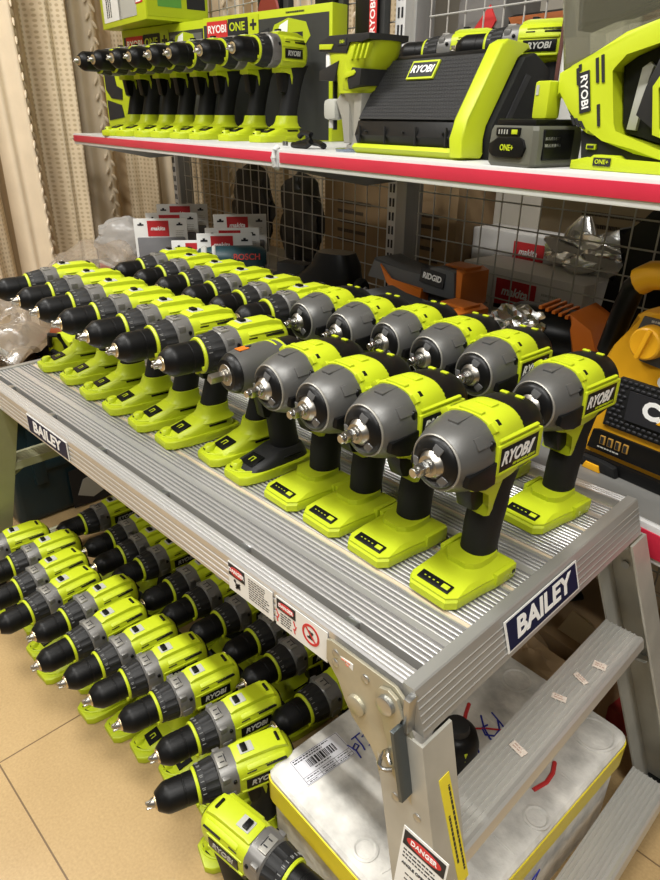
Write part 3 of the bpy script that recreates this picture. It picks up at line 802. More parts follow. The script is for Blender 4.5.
for s0, s1, w in ((-2.205, -.914, 'left'), (-.910, .30, 'right')):
    t = board('white upper shelf with red front rail, %s of the two joined upper boards' % w, s0, s1, ZS, True)
    if w == 'left':
        bm = nb(); bm_tube(bm, [(-.920, .456, ZS+.003), (-.920, .446, ZS-.002), (-.920, .4435, ZS-.016), (-.920, .446, ZS-.031), (-.920, .455, ZS-.035)], .0055, 10); obj('joint_clip', bm, WSHELF, t)
    board('grey lower shelf with red front rail at platform height, %s of the two lower boards' % w, s0, s1, ZD, False)
for s, w in ((-2.31, 'slotted grey shelving post beside the curtain'), (-1.012, 'slotted grey shelving post in the middle of the wire grids'), (.285, 'slotted grey shelving post at the far right of the shelving')):
    t = gthing('upright_post', w, 'shelving post')
    bm = nb()
    bm_box(bm, (s+.022, .880, .26), (.045, .05, 1.52), .003); bm_box(bm, (s+.038, .863, .26), (.014, .03, 1.52), .002)
    up = obj('post', bm, UPR, t)
    bm = nb(); bm_box(bm, (s-.016, .862, .26), (.034, .012, 1.52), .001); sf = obj('slotted_face', bm, nmat('pale_grey_metal', (.60, .60, .59), .45, metal=.2), t)
    bm = nb()
    for k in range(44):
        for dx in (-.006, .006): bm_box(bm, (s-.016+dx, .8555, -.46+.0335*k), (.0055, .0015, .020))
    obj('slot', bm, INK, sf)
    for z in (ZS, ZD):
        bm = nb(); bm_prism(bm, [(.478, z-.018), (.855, z-.018), (.855, z-.085), (.76, z-.090), (.49, z-.036)], s-.012, s-.004, 'x', .001); obj('shelf_bracket', bm, UPR, t)
def grid(lab, s0, s1, z0, z1, p=.0505):
    bm = nb(); n = int((s1-s0)/p)
    for k in range(n+1): bm_tube(bm, [(s0+p*k, .866, z0), (s0+p*k, .866, z1)], .0017, 5)
    m = int((z1-z0)/p)
    for k in range(m+1): bm_tube(bm, [(s0, .8625, z0+p*k), (s1, .8625, z0+p*k)], .0017, 5)
    o = obj('wire_grid', bm, WIRE); o.rotation_euler = (0, 0, TH); tag(o, lab, 'wire panel')
grid('grey wire grid panel left of the middle slotted post', -2.25, -1.05, -.43, 1.0); grid('grey wire grid panel right of the middle slotted post', -.94, .25, -.43, 1.0)

def sthing(name, label, cat, s, d, z, rz=0, group=None): return thing(name, label, cat, SH(s, d, z), TD+rz, group)
def quad(parent, nm, mat, M, w, h, t=.0008, lab=None):
    bm = nb(); slab(bm, M, w, h, t); o = obj(nm, bm, mat, parent)
    if lab: o['label'] = lab
    return o
def front(x, y, z): return frame((x, y, z), (1, 0, 0), (0, 0, 1))     # faces -y

# --- eight drills on the upper shelf
for i, (s, d) in enumerate(((-1.880, .497), (-1.805, .513), (-1.715, .533), (-1.640, .551), (-1.550, .569), (-1.466, .585), (-1.347, .609), (-1.232, .632))):
    lab = 'lime and black drill on the upper shelf, %s of its row of eight' % ('leftmost' if i == 0 else 'rightmost' if i == 7 else ORD[i] + ' from left')
    r = dup(D0, SH(s, d, ZS), TD+11, lab, 'drills on the upper shelf'); r.scale = (1.18, 1.18, 1.23)
# --- two drills standing behind the speaker, chucks to the left
for s, d, lab in ((-.735, .725, 'drill half hidden behind the mesh-fronted speaker, nearer the grey post'), (-.570, .712, 'drill behind the right end of the mesh-fronted speaker, beside battery pack')):
    r = dup(D0, SH(s, d, ZS), TD-72, lab, 'drills behind the speaker'); r.scale = (1.1, 1.15, 1.06)

# --- tool boxes
def carton(label, s0, s1, d0, d1, z0, z1, mats, rz=0):
    t = sthing('tool_box_carton', label, 'box', (s0+s1)/2, (d0+d1)/2, z0, rz)
    w, d, h = s1-s0, d1-d0, z1-z0
    bm = nb(); bm_box(bm, (0, 0, h/2), (w, d, h), .002); obj('carton', bm, mats, t)
    return t, w, d, h
DKPRINT = nmat('dark_carton_print', (.035, .036, .034), .5, var=.2, vscale=9)
def logo(t, x, y, z, k=1.0):
    M = front(x, y, z); q = quad(t, 'brand_panel', RED, M, .125*k, .058*k, .0009)
    join_text(q, [('RYOBI', .026*k, M @ T((0, 0, .0009)), dict(off=.02, sx=1.1))], WHITE)
    M = front(x+.125*k, y, z+.002*k); q = quad(t, 'system_panel', INK, M, .115*k, .058*k, .0009)
    join_text(q, [('ONE', .028*k, M @ T((-.004*k, 0, .0009)), dict(off=.02, sx=1.1))], LIME)
    M = front(x+.215*k, y, z+.004*k); q = quad(t, 'plus_panel', LIME, M, .058*k, .066*k, .0009)
    bm = nb(); slab(bm, M @ T((0, 0, .0009)), .036*k, .010*k, .0005); slab(bm, M @ T((0, 0, .0009)), .010*k, .036*k, .0006); obj('plus', bm, INK, q)
def tool_picture(t, x, y, z, k=1.0):
    bm = nb()
    def P(pts): bm_prism(bm, [(x+u*k, z+v*k) for u, v in pts], y-.0012, y, 'y')
    P([(-.07, .015), (-.05, .05), (.0, .062), (.06, .05), (.075, .02), (.05, -.005), (-.05, -.005)])
    P([(.02, -.005), (.055, -.005), (.05, -.07), (.02, -.07)])
    o = obj('printed_picture', bm, LIMED, t)
    bm = nb(); bm_prism(bm, [(x+u*k, z+v*k) for u, v in ((-.115, .01), (-.115, .035), (-.07, .045), (-.07, .005))], y-.0013, y, 'y'); bm_prism(bm, [(x+u*k, z+v*k) for u, v in ((-.01, .03), (.05, .03), (.05, .01), (-.01, .01))], y-.0018, y, 'y'); obj('picture_detail', bm, INK, o)
    bm = nb(); bm_prism(bm, [(x+u*k, z+v*k) for u, v in ((-.045, .02), (-.03, .048), (.0, .058), (-.005, .02))], y-.0019, y, 'y'); obj('picture_highlight', bm, WHITE, o)
t, w, d, h = carton('lime and dark grey tool box with red logo behind the left shelf drills', -2.183, -1.730, .685, .765, ZS, ZS+.305, LIME, 10)
quad(t, 'printed_face', DKPRINT, front(0, -d/2-.0001, h*.48), w-.02, h*.90)
logo(t, -w/2+.075, -d/2-.001, h-.044, .80); tool_picture(t, .12, -d/2-.001, h*.76, .8)
quad(t, 'pale_print', nmat('pale_grey_print', (.12, .12, .11), .6), front(.13, -d/2-.0008, h*.5), .16, h*.8, .0004)
t, w, d, h = carton('lime and dark grey tool box with red logo behind the right shelf drills', -1.670, -1.190, .735, .790, ZS, ZS+.298, LIME, 12)
quad(t, 'printed_face', DKPRINT, front(-.004, -d/2-.0001, h*.475), w-.012, h*.93)
logo(t, -w/2+.060, -d/2-.001, h-.030, .68); tool_picture(t, .095, -d/2-.001, h*.72, 1.0)
lines(t, front(.13, -d/2-.0003, h-.010), .09, 1, .004, .004, seed=31)
t, w, d, h = carton('lime tool box with white label and red band lying on top of another tool box', -2.21, -1.845, .60, .80, ZS+.307, ZS+.50, LIME)
quad(t, 'white_label', LABELW, front(-w/2+.10, -d/2-.0002, h*.52), .15, h*.88, .001)
lines(t, frame((-w/2+.060, -d/2-.0014, h*.45), (0, 0, 1), (-1, 0, 0)), .12, 3, .016, .008, seed=33)
quad(t, 'drawing_panel', GREYP, front(.045, -d/2-.0002, h*.52), .14, h*.88, .001)
quad(t, 'red_band', RED, front(w/2-.045, -d/2-.0002, h*.6), .055, h*.75, .001)
join_text(t, [('RYOBI', .034, frame((w/2-.045, -d/2-.0013, h*.55), (0, 0, 1), (-1, 0, 0)), dict(off=.02, sx=.9))], WHITE)
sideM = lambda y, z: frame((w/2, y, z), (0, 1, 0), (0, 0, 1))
quad(t, 'printed_face', LIMED, sideM(0, h*.45), d-.01, h*.8)  # olive panel: shade of the lime box's right side put into the colour
quad(t, 'green_sticker', nmat('green_sticker', (.10, .30, .05), .5), sideM(-.025, h*.28), .075, .040, .0012)
quad(t, 'dark_panel', INK, sideM(.06, h*.45), .06, h*.55, .0011)
bm = nb(); bm_prism(bm, [(-.06, h*.55), (.0, h*.5), (.03, h*.75), (-.02, h*.85)], w/2, w/2+.0016, 'x'); obj('printed_picture', bm, INK, t)
bm = nb(); bm_prism(bm, [(-.005, h*.35), (.060, h*.38), (.07, h*.6), (.02, h*.7)], -d/2-.002, -d/2, 'y'); obj('picture_detail', bm, LIMED, t)
# upright clamshell pack at the left end
t = sthing('blister_pack', 'black and lime upright tool pack at the left end of the upper shelf', 'tool pack', -2.06, .595, ZS, 8)
bm = nb(); bm_box(bm, (0, 0, .095), (.17, .06, .19), .008); obj('pack', bm, LIME, t)
bm = nb(); bm_prism(bm, [(-.07, .18), (-.01, .18), (.0, .14), (.035, .13), (.03, .10), (-.04, .105), (-.07, .13)], -.033, -.028, 'y', .001); obj('dark_panel', bm, INK, t)
bm = nb(); bm_prism(bm, [(-.07, .10), (.02, .085), (.03, .05), (-.07, .04)], -.033, -.028, 'y', .001); obj('dark_panel', bm, INK, t)

# --- hooks and clips beside the last drill
t = sthing('belt_hook', 'small black belt hooks lying on the upper shelf beside the last drill', 'hook', -.905, .500, ZS)
bm = nb()
bm_tube(bm, [(-.03, 0, .006), (.02, 0, .006), (.035, .0, .012), (.035, 0, .026), (.01, 0, .030), (-.005, 0, .022)], .0055, 8); bm_tube(bm, [(-.045, .02, .006), (-.02, .03, .012), (.02, .03, .010), (.05, .02, .006)], .006, 8)
obj('hook_wire', bm, BLACK, t)
bm = nb(); bm_lathe(bm, [(.004, .006), (.012, .006)], (-.05, -.005), 10, 'z'); obj('screw_head', bm, CHROME, t)

# --- trim router
t = sthing('trim_router', 'lime and black trim router with grey base standing left of the speaker', 'router', -.760, .535, ZS)
bm = nb(); bm_lathe(bm, [(.100, .050), (.104, .054), (.120, .056), (.150, .056), (.158, .054)], (.012, 0), 28, 'z'); obj('motor_collar', bm, LIME, t)
bm = nb()
bm_loft(bm, [ringz(.006, 0, .098, .052, .052, 28, 2.6), ringz(.004, 0, .125, .058, .055, 28, 2.8), ringz(0, 0, .142, .082, .056, 28, 3.2), ringz(0, 0, .160, .092, .057, 28, 3.4), ringz(.004, 0, .178, .098, .055, 28, 3.4), ringz(.004, 0, .184, .094, .051, 28, 3.4)])
obj('body', bm, LIME, t)
bm = nb()
bm_prism(bm, [(-.093, .166), (.02, .160), (.03, .178), (.07, .174), (.103, .178), (.103, .187), (-.05, .190), (-.093, .182)], -.059, .050, 'y', .002)
bm_prism(bm, [(-.092, .120), (-.030, .118), (-.012, .150), (-.092, .136)], -.0585, .02, 'y', .002)
bm_prism(bm, [(.028, .104), (.070, .110), (.075, .135), (.040, .138), (.022, .118)], -.0575, .02, 'y', .002)
obj('dark_shell', bm, DGREY, t)
bm = nb()
bm_prism(bm, [(-.088, .170), (-.04, .168), (-.03, .176), (-.088, .178)], -.061, -.055, 'y', .001)
for k in range(4): bm_prism(bm, [(.035+.017*k, .150), (.042+.017*k, .150), (.056+.017*k, .172), (.049+.017*k, .172)], -.060, -.05, 'y', .0005)
bm_prism(bm, [(.012, .121), (.05, .126), (.056, .130), (.05, .134), (.014, .130)], -.060, -.05, 'y', .001)
obj('lime_trim', bm, LIME, t)
M = front(.004, -.0595, .178); q = quad(t, 'brand_badge', INK, M, .034, .010); join_text(q, [('ONE+', .0052, M @ T((0, 0, .0008)), dict(off=.01))], LIME)
bm = nb(); bm_box(bm, (-.062, -.045, .150), (.016, .02, .026), .003); obj('lamp_block', bm, WHITE, t)
bm = nb()
bm_lathe(bm, [(.006, .040), (.012, .040), (.013, .034), (.03, .030), (.075, .036), (.098, .048), (.100, .046)], (.012, 0), 28, 'z')
bm_prism(bm, [(-.050, .085), (-.020, .060), (-.014, .015), (.010, .015), (.004, .098), (-.03, .098)], -.040, -.014, 'y', .003)
bm_prism(bm, [(.026, .015), (.046, .015), (.056, .098), (.024, .098)], -.040, -.014, 'y', .003)
obj('base_casting', bm, nmat('cast_grey', (.36, .35, .31), .5, metal=.4), t)
bm = nb(); bm_box(bm, (-.070, -.030, .072), (.050, .032, .036), .010); bm_lathe(bm, [(.040, .010), (.056, .010)], (-.075, -.03), 12, 'z'); obj('depth_knob', bm, GREYP, t)
bm = nb(); bm_box(bm, (-.066, -.030, .092), (.006, .010, .11), .001); obj('depth_rod', bm, INK, t)
bm = nb(); bm_lathe(bm, [(0, .060), (.0055, .060)], (0, 0), 32, 'z'); obj('clear_base', bm, nmat('clear_blue_plastic', (.55, .66, .80), .08, trans=.8), t)
for q in list(t.children) + [g for c in t.children for g in c.children]:
    for v in q.data.vertices: v.co.x *= .72; v.co.y *= .80; v.co.z *= .97
t = sthing('bit_pack', 'small blue and white packet on the shelf behind the router base', 'packet', -.835, .60, ZS)
bm = nb(); bm_box(bm, (0, 0, .022), (.05, .02, .044), .003); obj('packet', bm, nmat('blue_packet', (.03, .10, .30), .5), t)
bm = nb(); bm_box(bm, (0, 0, .052), (.04, .018, .016), .003); obj('packet_cap', bm, WHITE, t)

# --- speaker: leaning mesh front, lime ends and foot
t = sthing('speaker', 'black mesh-fronted speaker with lime end trim on the upper shelf', 'speaker', -.600, .50, ZS)
W2 = .128
def spk(x0, x1, prof, mat, nm, par, bev=.003):
    bm = nb(); bm_prism(bm, prof, x0, x1, 'x', bev); return obj(nm, bm, mat, par)
body = [(.002, .012), (-.006, .030), (.003, .052), (.060, .146), (.072, .152), (.125, .150), (.150, .120), (.150, .014)]
spk(-W2, W2-.012, body, BLACK, 'cabinet', t, .004)
fy = lambda z: .001 + (z-.052)*.60
M = frame((-.006, (fy(.052)+fy(.146))/2-.0005, .099), (1, 0, 0), (0, .515, .857))
MESHM = nmat('speaker_mesh', (.016, .016, .016), .55, bump=1.0, bscale=420)
quad(t, 'speaker_grille', MESHM, M, 2*W2-.022, .104, .002)
g = [o for o in t.children if o.name.startswith('speaker_grille')][0]
bm = nb()
for k in range(38):
    for j in range(16): slab(bm, M @ T((-.112+.006*k+(.003 if j % 2 else 0), -.046+.0061*j, .002)) @ Matrix.Rotation(R(45), 4, 'Z'), .0026, .0026, .0008)
obj('grille_pattern', bm, INK, g)
Mb = M @ T((-.004, .030, .0025)); q = quad(t, 'brand_badge', LIME, Mb, .062, .031, .003); q2 = bm = nb(); slab(bm, Mb @ T((0, 0, .003)), .055, .024, .0008); q2 = obj('badge_field', bm, INK, q)
join_text(q, [('RYOBI', .0120, Mb @ T((0, 0, .0038)), dict(off=.025, shear=.15, sx=1.05))], WHITE)
bm = nb()
for k, x in enumerate((-.112, -.045, .030, .098)): bm_box(bm, (x, -.0055, .031), (.0018, .004, .026))
for x in (-.095, .09, .0): bm_lathe(bm, [(-.0085, .0018), (-.004, .0018)], (x, .036), 8, 'y')
obj('front_seam', bm, DGREY, t)
spk(-W2-.002, W2, [(.0, 0), (-.010, .010), (-.004, .016), (.006, .012), (.15, .012), (.15, 0)], LIME, 'foot_trim', t, .002)
bm = nb()
prof = [(-.012, .004), (-.016, .030), (-.006, .056), (.052, .156), (.066, .162), (.112, .158), (.118, .150), (.086, .142), (.030, .048), (.026, .028), (.036, .010), (.03, .002)]
bm_prism(bm, prof, W2-.014, W2+.012, 'x', .004); obj('end_trim', bm, LIME, t)
bm = nb(); bm_prism(bm, [(.040, .0), (.034, .03), (.038, .048), (.095, .140), (.120, .146), (.160, .125), (.160, .0)], W2-.010, W2+.022, 'x', .006); obj('end_handle', bm, RUBBER, t)
bm = nb(); bm_prism(bm, [(.062, .052), (.075, .052), (.112, .115), (.100, .118)], W2+.021, W2+.0235, 'x', .001); obj('handle_recess', bm, INK, t)

# --- battery pack
t = sthing('battery_pack', 'dark grey battery pack with lime post standing at the shelf edge', 'battery', -.340, .500, ZS, -4)
bm = nb(); bm_loft(bm, [[Vector((x*k, y*k2, z)) for x, y in ((-.046, -.058), (.046, -.058), (.052, -.05), (.054, .05), (.046, .058), (-.046, .058), (-.054, .05), (-.052, -.05))] for z, k, k2 in ((0, .90, .95), (.005, 1, 1), (.030, 1.02, 1), (.048, .98, .99), (.054, .92, .95))])
GD = nmat('olive_grey_plastic', (.115, .115, .092), .4); obj('case', bm, GD, t, 25)
bm = nb(); bm_prism(bm, [(-.044, .030), (-.030, .036), (-.024, .039), (.022, .039), (.030, .036), (.036, .026), (.030, .014), (.022, .012), (-.026, .012), (-.034, .014), (-.044, .018)], -.0625, -.054, 'y', .0012); pn = obj('front_panel', bm, BLACK, t)
M = front(-.003, -.0626, .025); join_text(pn, [('ONE+', .0078, M, dict(off=.02, ext=.0006))], LIME)
bm = nb(); bm_box(bm, (-.006, -.057, .046), (.052, .008, .011), .002); gz = obj('charge_gauge', bm, BLACK, t)
bm = nb(); bm_box(bm, (.010, -.0615, .046), (.012, .002, .006), .0005); obj('gauge_button', bm, LIME, gz)
bm = nb()
for k in range(4): bm_box(bm, (-.024+.006*k, -.0615, .046), (.0018, .001, .006))
obj('gauge_mark', bm, GREYP, gz)
bm = nb(); bm_box(bm, (.0, .0, .058), (.085, .10, .009), .003); bm_box(bm, (.052, -.005, .03), (.008, .07, .04), .003); obj('top_plate', bm, BLACK, t)
bm = nb(); bm_box(bm, (.008, .005, .083), (.044, .046, .046), .005); po = obj('terminal_post', bm, LIME, t)
bm = nb(); bm_box(bm, (-.004, -.0185, .095), (.008, .002, .012)); obj('contact', bm, GREYP, po)
for q in t.children:
    for v in q.data.vertices:
        if q.name.startswith('terminal_post'): v.co = Vector((.012+(v.co.x-.008)*.70, v.co.y*.7, .0625+(v.co.z-.060)*1.05))
        v.co.x *= .80; v.co.y *= .80; v.co.z *= .92
    for g in q.children:
        for v in g.data.vertices:
            if q.name.startswith('terminal_post'): v.co = Vector((.012+(v.co.x-.008)*.70, v.co.y*.7, .0625+(v.co.z-.060)*1.05))
            v.co.x *= .80; v.co.y *= .80; v.co.z *= .92
lines(t, frame((.0445, -.012, .035), (0, 1, 0), (0, 0, 1)), .036, 2, .008, .0035, seed=51).data.materials[0] = GREYP

# --- white card behind the battery and large cordless vacuum at the right end
t = sthing('display_card', 'white card with red-brown edge standing behind the battery pack', 'card', -.412, .68, ZS, 14)
bm = nb(); bm_box(bm, (.03, 0, .13), (.13, .006, .26), .001); obj('card', bm, PAPER, t)
bm = nb(); bm_prism(bm, [(-.040, .0), (-.034, 0), (-.030, .26), (-.036, .26)], -.006, .003, 'y', .001); obj('card_edge', bm, nmat('brown_edge', (.10, .035, .025), .6), t)
t = sthing('cordless_vacuum', 'big lime and grey upright vacuum with smoked bin at the right shelf end', 'vacuum', 0, .555, 0)
def pz(pts, y0, y1, mat, nm, par, bev=.004):
    bm = nb(); bm_prism(bm, pts, y0, y1, 'y', bev); return obj(nm, bm, mat, par)
pz([(-.279, .423), (-.238, .417), (-.197, .400), (-.10, .395), (.10, .395), (.10, .385), (-.272, .385)], -.045, .05, DGREY, 'motor_base', t)
b = pz([(-.275, .378), (-.275, .389), (-.249, .3905), (-.244, .396), (-.214, .396), (-.204, .390), (.10, .390), (.10, .378)], -.062, .06, LIME, 'foot', t, .003)
M = front(-.229, -.0625, .3885); q = quad(b, 'foot_badge', DGREY, M, .024, .0095); join_text(q, [('ONE+', .0050, M @ T((0, 0, .0008)), dict(off=.015))], LIME)
F = pz([(-.316, .463), (-.317, .489), (-.298, .496), (-.269, .508), (-.232, .528), (-.193, .538), (-.10, .545), (-.10, .523), (-.189, .518), (-.226, .504), (-.243, .494), (-.246, .488), (-.232, .430), (-.226, .419), (-.161, .404), (-.10, .400), (-.10, .390), (-.159, .394), (-.197, .399), (-.238, .417), (-.263, .419), (-.285, .431), (-.293, .453)], -.055, .05, LIME, 'frame', t, .005)
pz([(.070, .388), (.100, .388), (.100, .546), (-.11, .546), (-.11, .524), (.060, .522)], -.050, .05, LIME, 'rear_frame', t, .005)
pz([(-.11, .398), (.075, .394), (.075, .404), (-.11, .408)], -.045, .045, LIME, 'frame_rail', t, .003)
pz([(-.243, .494), (-.226, .504), (-.189, .516), (-.10, .520), (.066, .520), (.070, .404), (-.10, .404), (-.161, .406), (-.224, .421), (-.231, .432)], -.030, .035, RUBBER, 'handle_recess', t, .002)
pz([(-.205, .440), (-.196, .470), (-.188, .500), (-.165, .508), (-.140, .500), (-.140, .44), (-.16, .412)], -.052, .04, DGREY, 'grip', t, .008)
pz([(-.222, .425), (-.216, .491), (-.207, .497), (-.201, .492), (-.206, .480), (-.209, .424)], -.034, -.029, GREYP, 'trigger_recess', t, .001)
pz([(-.185, .47), (-.172, .492), (-.12, .50), (-.12, .494), (-.168, .486), (-.179, .468), (-.168, .425), (-.12, .41), (-.12, .404), (-.174, .420)], -.058, -.048, LIME, 'grip_trim', t, .002)
M = frame((-.274, -.0556, .466), (.235, 0, -1), (1, 0, .235)); q = quad(t, 'brand_plate', INK, M, .046, .0155, .001)
join_text(q, [('RYOBI', .0092, M @ T((0, 0, .001)), dict(off=.02, sx=1.05))], WHITE)
bm = nb()
for (x, z0, z1) in ((-.289, .474, .492), (-.2865, .49, .496), (-.264, .476, .502), (-.257, .476, .505), (-.252, .428, .452)):
    bm_prism(bm, [(x-.0018, z1), (x+.0018, z1+.001), (x+.0018+(z1-z0)*.235, z0), (x-.0018+(z1-z0)*.235, z0)], -.0563, -.050, 'y')
for k in range(3): bm_prism(bm, [(-.290+.007*k, .440-.003*k), (-.286+.007*k, .440-.003*k), (-.279+.007*k, .429-.002*k), (-.283+.007*k, .429-.002*k)], -.0563, -.05, 'y')
obj('vent_slot', bm, INK, t)
bm = nb(); bm_box(bm, (-.258, -.046, .4045), (.014, .004, .0065), .001); q = obj('catch', bm, LIME, t)
bm = nb(); bm_box(bm, (-.258, -.0485, .4045), (.009, .002, .0032), .0005); obj('catch_hole', bm, INK, q)
SMOKE = nmat('smoked_clear_plastic', (.30, .29, .20), .08, trans=.75, alpha=.85)
pz([(-.330, .57), (-.316, .490), (-.268, .510), (-.231, .530), (-.192, .540), (-.10, .548), (.10, .548), (.10, .66), (-.33, .66)], -.050, .045, SMOKE, 'dust_bin', t, .006)
pz([(-.318, .60), (-.312, .535), (-.26, .552), (-.20, .560), (.08, .568), (.08, .66), (-.318, .66)], -.030, .03, INK, 'filter', t, .006)

# --- things hanging on or standing behind the upper grid
for i, (s, z, w, h, lab) in enumerate(((-1.53, .70, .16, .20, 'round dark blister pack hanging on the upper grid above the right tool box'), (-1.27, .70, .12, .17, 'black blister pack on the upper grid, left of the two above the router'), (-1.11, .66, .11, .19, 'black blister pack with upright red brand strip above the trim router'))):
    t = sthing('hanging_pack', lab, 'blister pack', s, .842, z)
    bm = nb(); bm_box(bm, (0, 0, 0), (w, .020, h), .006); obj('card', bm, DKPRINT, t)
    bm = nb(); bm_box(bm, (0, -.012, -.02), (w*.7, .02, h*.5), .008); obj('bubble', bm, BLACK, t)
    if i == 0:
        bm = nb(); bm_lathe(bm, [(-.026, .052), (-.022, .056)], (0, -.02), 24, 'y'); bb = obj('round_label', bm, nmat('dull_red_print', (.22, .03, .02), .6), t)
    if i == 2:
        quad(t, 'brand_strip', RED, front(.030, -.0225, -.02), .026, .10); join_text(t, [('RYOBI', .017, frame((.030, -.0236, -.02), (0, 0, 1), (-1, 0, 0)), dict(off=.02))], WHITE)
    bm = nb(); bm_tube(bm, [(0, .02, h/2+.01), (0, -.02, h/2+.008)], .003, 6); obj('hook', bm, GALV, t)
OR2 = nmat('dull_orange', (.30, .085, .02), .5)
for s, z, w, h, lab in ((-.66, .56, .22, .13, 'orange and black tool case behind the upper grid, nearer the grey post'), (-.36, .58, .26, .14, 'orange and black tool case behind the upper grid, above the hidden drills')):
    t = sthing('tool_case', lab, 'tool case', s, .985, z-.002 if s < -.5 else z-.012)
    bm = nb(); bm_box(bm, (0, 0, 0), (w, .14, h), .012); obj('case_body', bm, BLACK, t)
    bm = nb(); bm_prism(bm, [(-w/2+.01, h*.45), (w/2-.02, h*.45), (w/2-.06, h*.05), (-w/2+.05, h*.05)], -.082, -.06, 'y', .004); bm_box(bm, (-w/2+.02, -.07, -h*.25), (.03, .03, h*.4), .004); obj('orange_front', bm, OR2, t)
t = sthing('tool_bag', 'dull grey and red packed goods behind the upper grid right of the post', 'packed goods', -.86, .99, .497)
bm = nb(); bm_box(bm, (0, 0, .09), (.14, .12, .18), .02); obj('wrap', bm, nmat('dull_grey_wrap', (.16, .15, .14), .5, bump=.8, bscale=30), t)
bm = nb(); bm_prism(bm, [(-.04, .08), (.03, .15), (.05, .12), (.0, .05)], -.064, -.055, 'y', .002); obj('red_patch', bm, RED, t)
bm = nb(); bm_box(bm, (-.35, 1.04, .49), (1.25, .30, .012), .001); o = obj('shelf', bm, UPR); o.rotation_euler = (0, 0, TH); tag(o, 'grey shelf behind the upper wire grid carrying the orange cases', 'shelf')
bm = nb(); bm_box(bm, (-1.635, 1.025, ZD-.009), (1.05, .27, .016), .001); o = obj('shelf', bm, UPR); o.rotation_euler = (0, 0, TH); tag(o, 'grey shelf behind the lower wire grid carrying the black bundles', 'shelf')
bm = nb(); bm_box(bm, (-.49, 1.11, ZD-.009), (1.22, .44, .016), .001); o = obj('shelf', bm, UPR); o.rotation_euler = (0, 0, TH); tag(o, 'grey shelf behind the lower wire grid carrying cartons and foil bags', 'shelf')

# ---------------------------------------------------------------- lower shelf
MAKR = nmat('red_card_print', (.50, .025, .03), .45)
for i, (s, d, z1, lab) in enumerate(((-1.97, .715, .158, 'rearmost'), (-1.94, .66, .136, 'middle'), (-1.90, .60, .126, 'front'), (-1.56, .715, .168, 'rearmost'), (-1.51, .66, .139, 'second'), (-1.485, .62, .130, 'third'), (-1.54, .565, .108, 'front'))):
    t = sthing('blade_pack', 'grey blister card with red panel, %s one of the %s batch on lower shelf' % (lab, 'left' if i < 3 else 'right'), 'blister pack', s, d, ZD, 60, 'blister cards on the lower shelf')
    w = .175 if i < 3 else .160; h = z1-ZD
    bm = nb(); bm_box(bm, (0, 0, h/2), (w, .006, h), .002); obj('card', bm, LABELW, t)
    bm = nb(); bm_box(bm, (0, -.006, h*.35), (w*.9, .010, h*.6), .004); obj('bubble', bm, nmat('grey_blister', (.25, .25, .26), .2, trans=.3), t)
    M = front(-.008, -.0032, h-.032); q = quad(t, 'brand_panel', MAKR, M, w*.40, .050, .0008)
    join_text(q, [('makita', .0125, M @ T((0, 0, .0008)), dict(off=.03, shear=.25))], WHITE)
    bm = nb()
    for x in (w*.36, -w*.37): slab(bm, front(x, -.0032, h-.020), .020, .005, .0006); slab(bm, front(x, -.0032, h-.016), .007, .006, .0006)
    obj('hang_hole', bm, INK, t)
    lines(t, front(w*.36, -.0033, h-.040), .028, 4, .006, .0022, seed=60+i).data.materials[0] = GREYP
def crumple(name, label, cat, loc, sz, mat, seed, rz=0, amp=.25, n=3):
    bm = nb(); bmesh.ops.create_icosphere(bm, subdivisions=n+1, radius=1)
    for v in bm.verts:
        p = v.co.copy(); k = 1 + amp*noise.noise(p*2.1+Vector((seed, 0, 0))) + amp*.5*abs(noise.noise(p*5.3+Vector((0, seed, 0))))
        v.co = Vector((p.x*sz[0]*k, p.y*sz[1]*k, max(p.z, -.82)*sz[2]*k))
    lo = min(v.co.z for v in bm.verts)
    for v in bm.verts: v.co.z -= lo
    o = obj(name, bm, mat, None, 30); o.location = loc; o.rotation_euler = (0, 0, R(rz)); return tag(o, label, cat)
crumple('bubble_wrap', 'silvery bubble-wrap bag on the lower shelf left of the blister cards', 'plastic bag', SH(-2.11, .545, ZD), (.10, .048, .075), nmat('silvery_wrap', (.60, .58, .55), .22, trans=.3, alpha=.75, bump=1.0, bscale=70), 3, 50)
# dark blue drill lying behind the second row
t = sthing('compact_drill', 'dark teal compact drill lying by the front of the blister cards', 'drill', -1.385, .600, ZD, 62)
bm = nb(); bm_box(bm, (0, .02, .045), (.16, .055, .09), .008); obj('stand_box', bm, INK, t)
bm = nb(); bm_lathe(bm, [(-.11, .016), (-.10, .028), (-.05, .034), (.05, .034), (.075, .030), (.085, .02)], (.015, .125-.005), 24, 'x'); obj('body', bm, TEAL, t)
bm = nb(); bm_lathe(bm, [(-.095, .0305), (-.088, .0345), (-.082, .0345), (-.078, .03)], (.015, .12), 24, 'x'); bm_lathe(bm, [(-.065, .0335), (-.062, .0352), (-.058, .0352), (-.055, .033)], (.015, .12), 24, 'x'); obj('collar', bm, GREYP, t)
join_text(t, [('BOSCH', .016, frame((.03, -.0185, .128), (1, 0, 0), (0, .2, 1)), dict(off=.02))], nmat('red_lettering', (.5, .05, .04), .5))
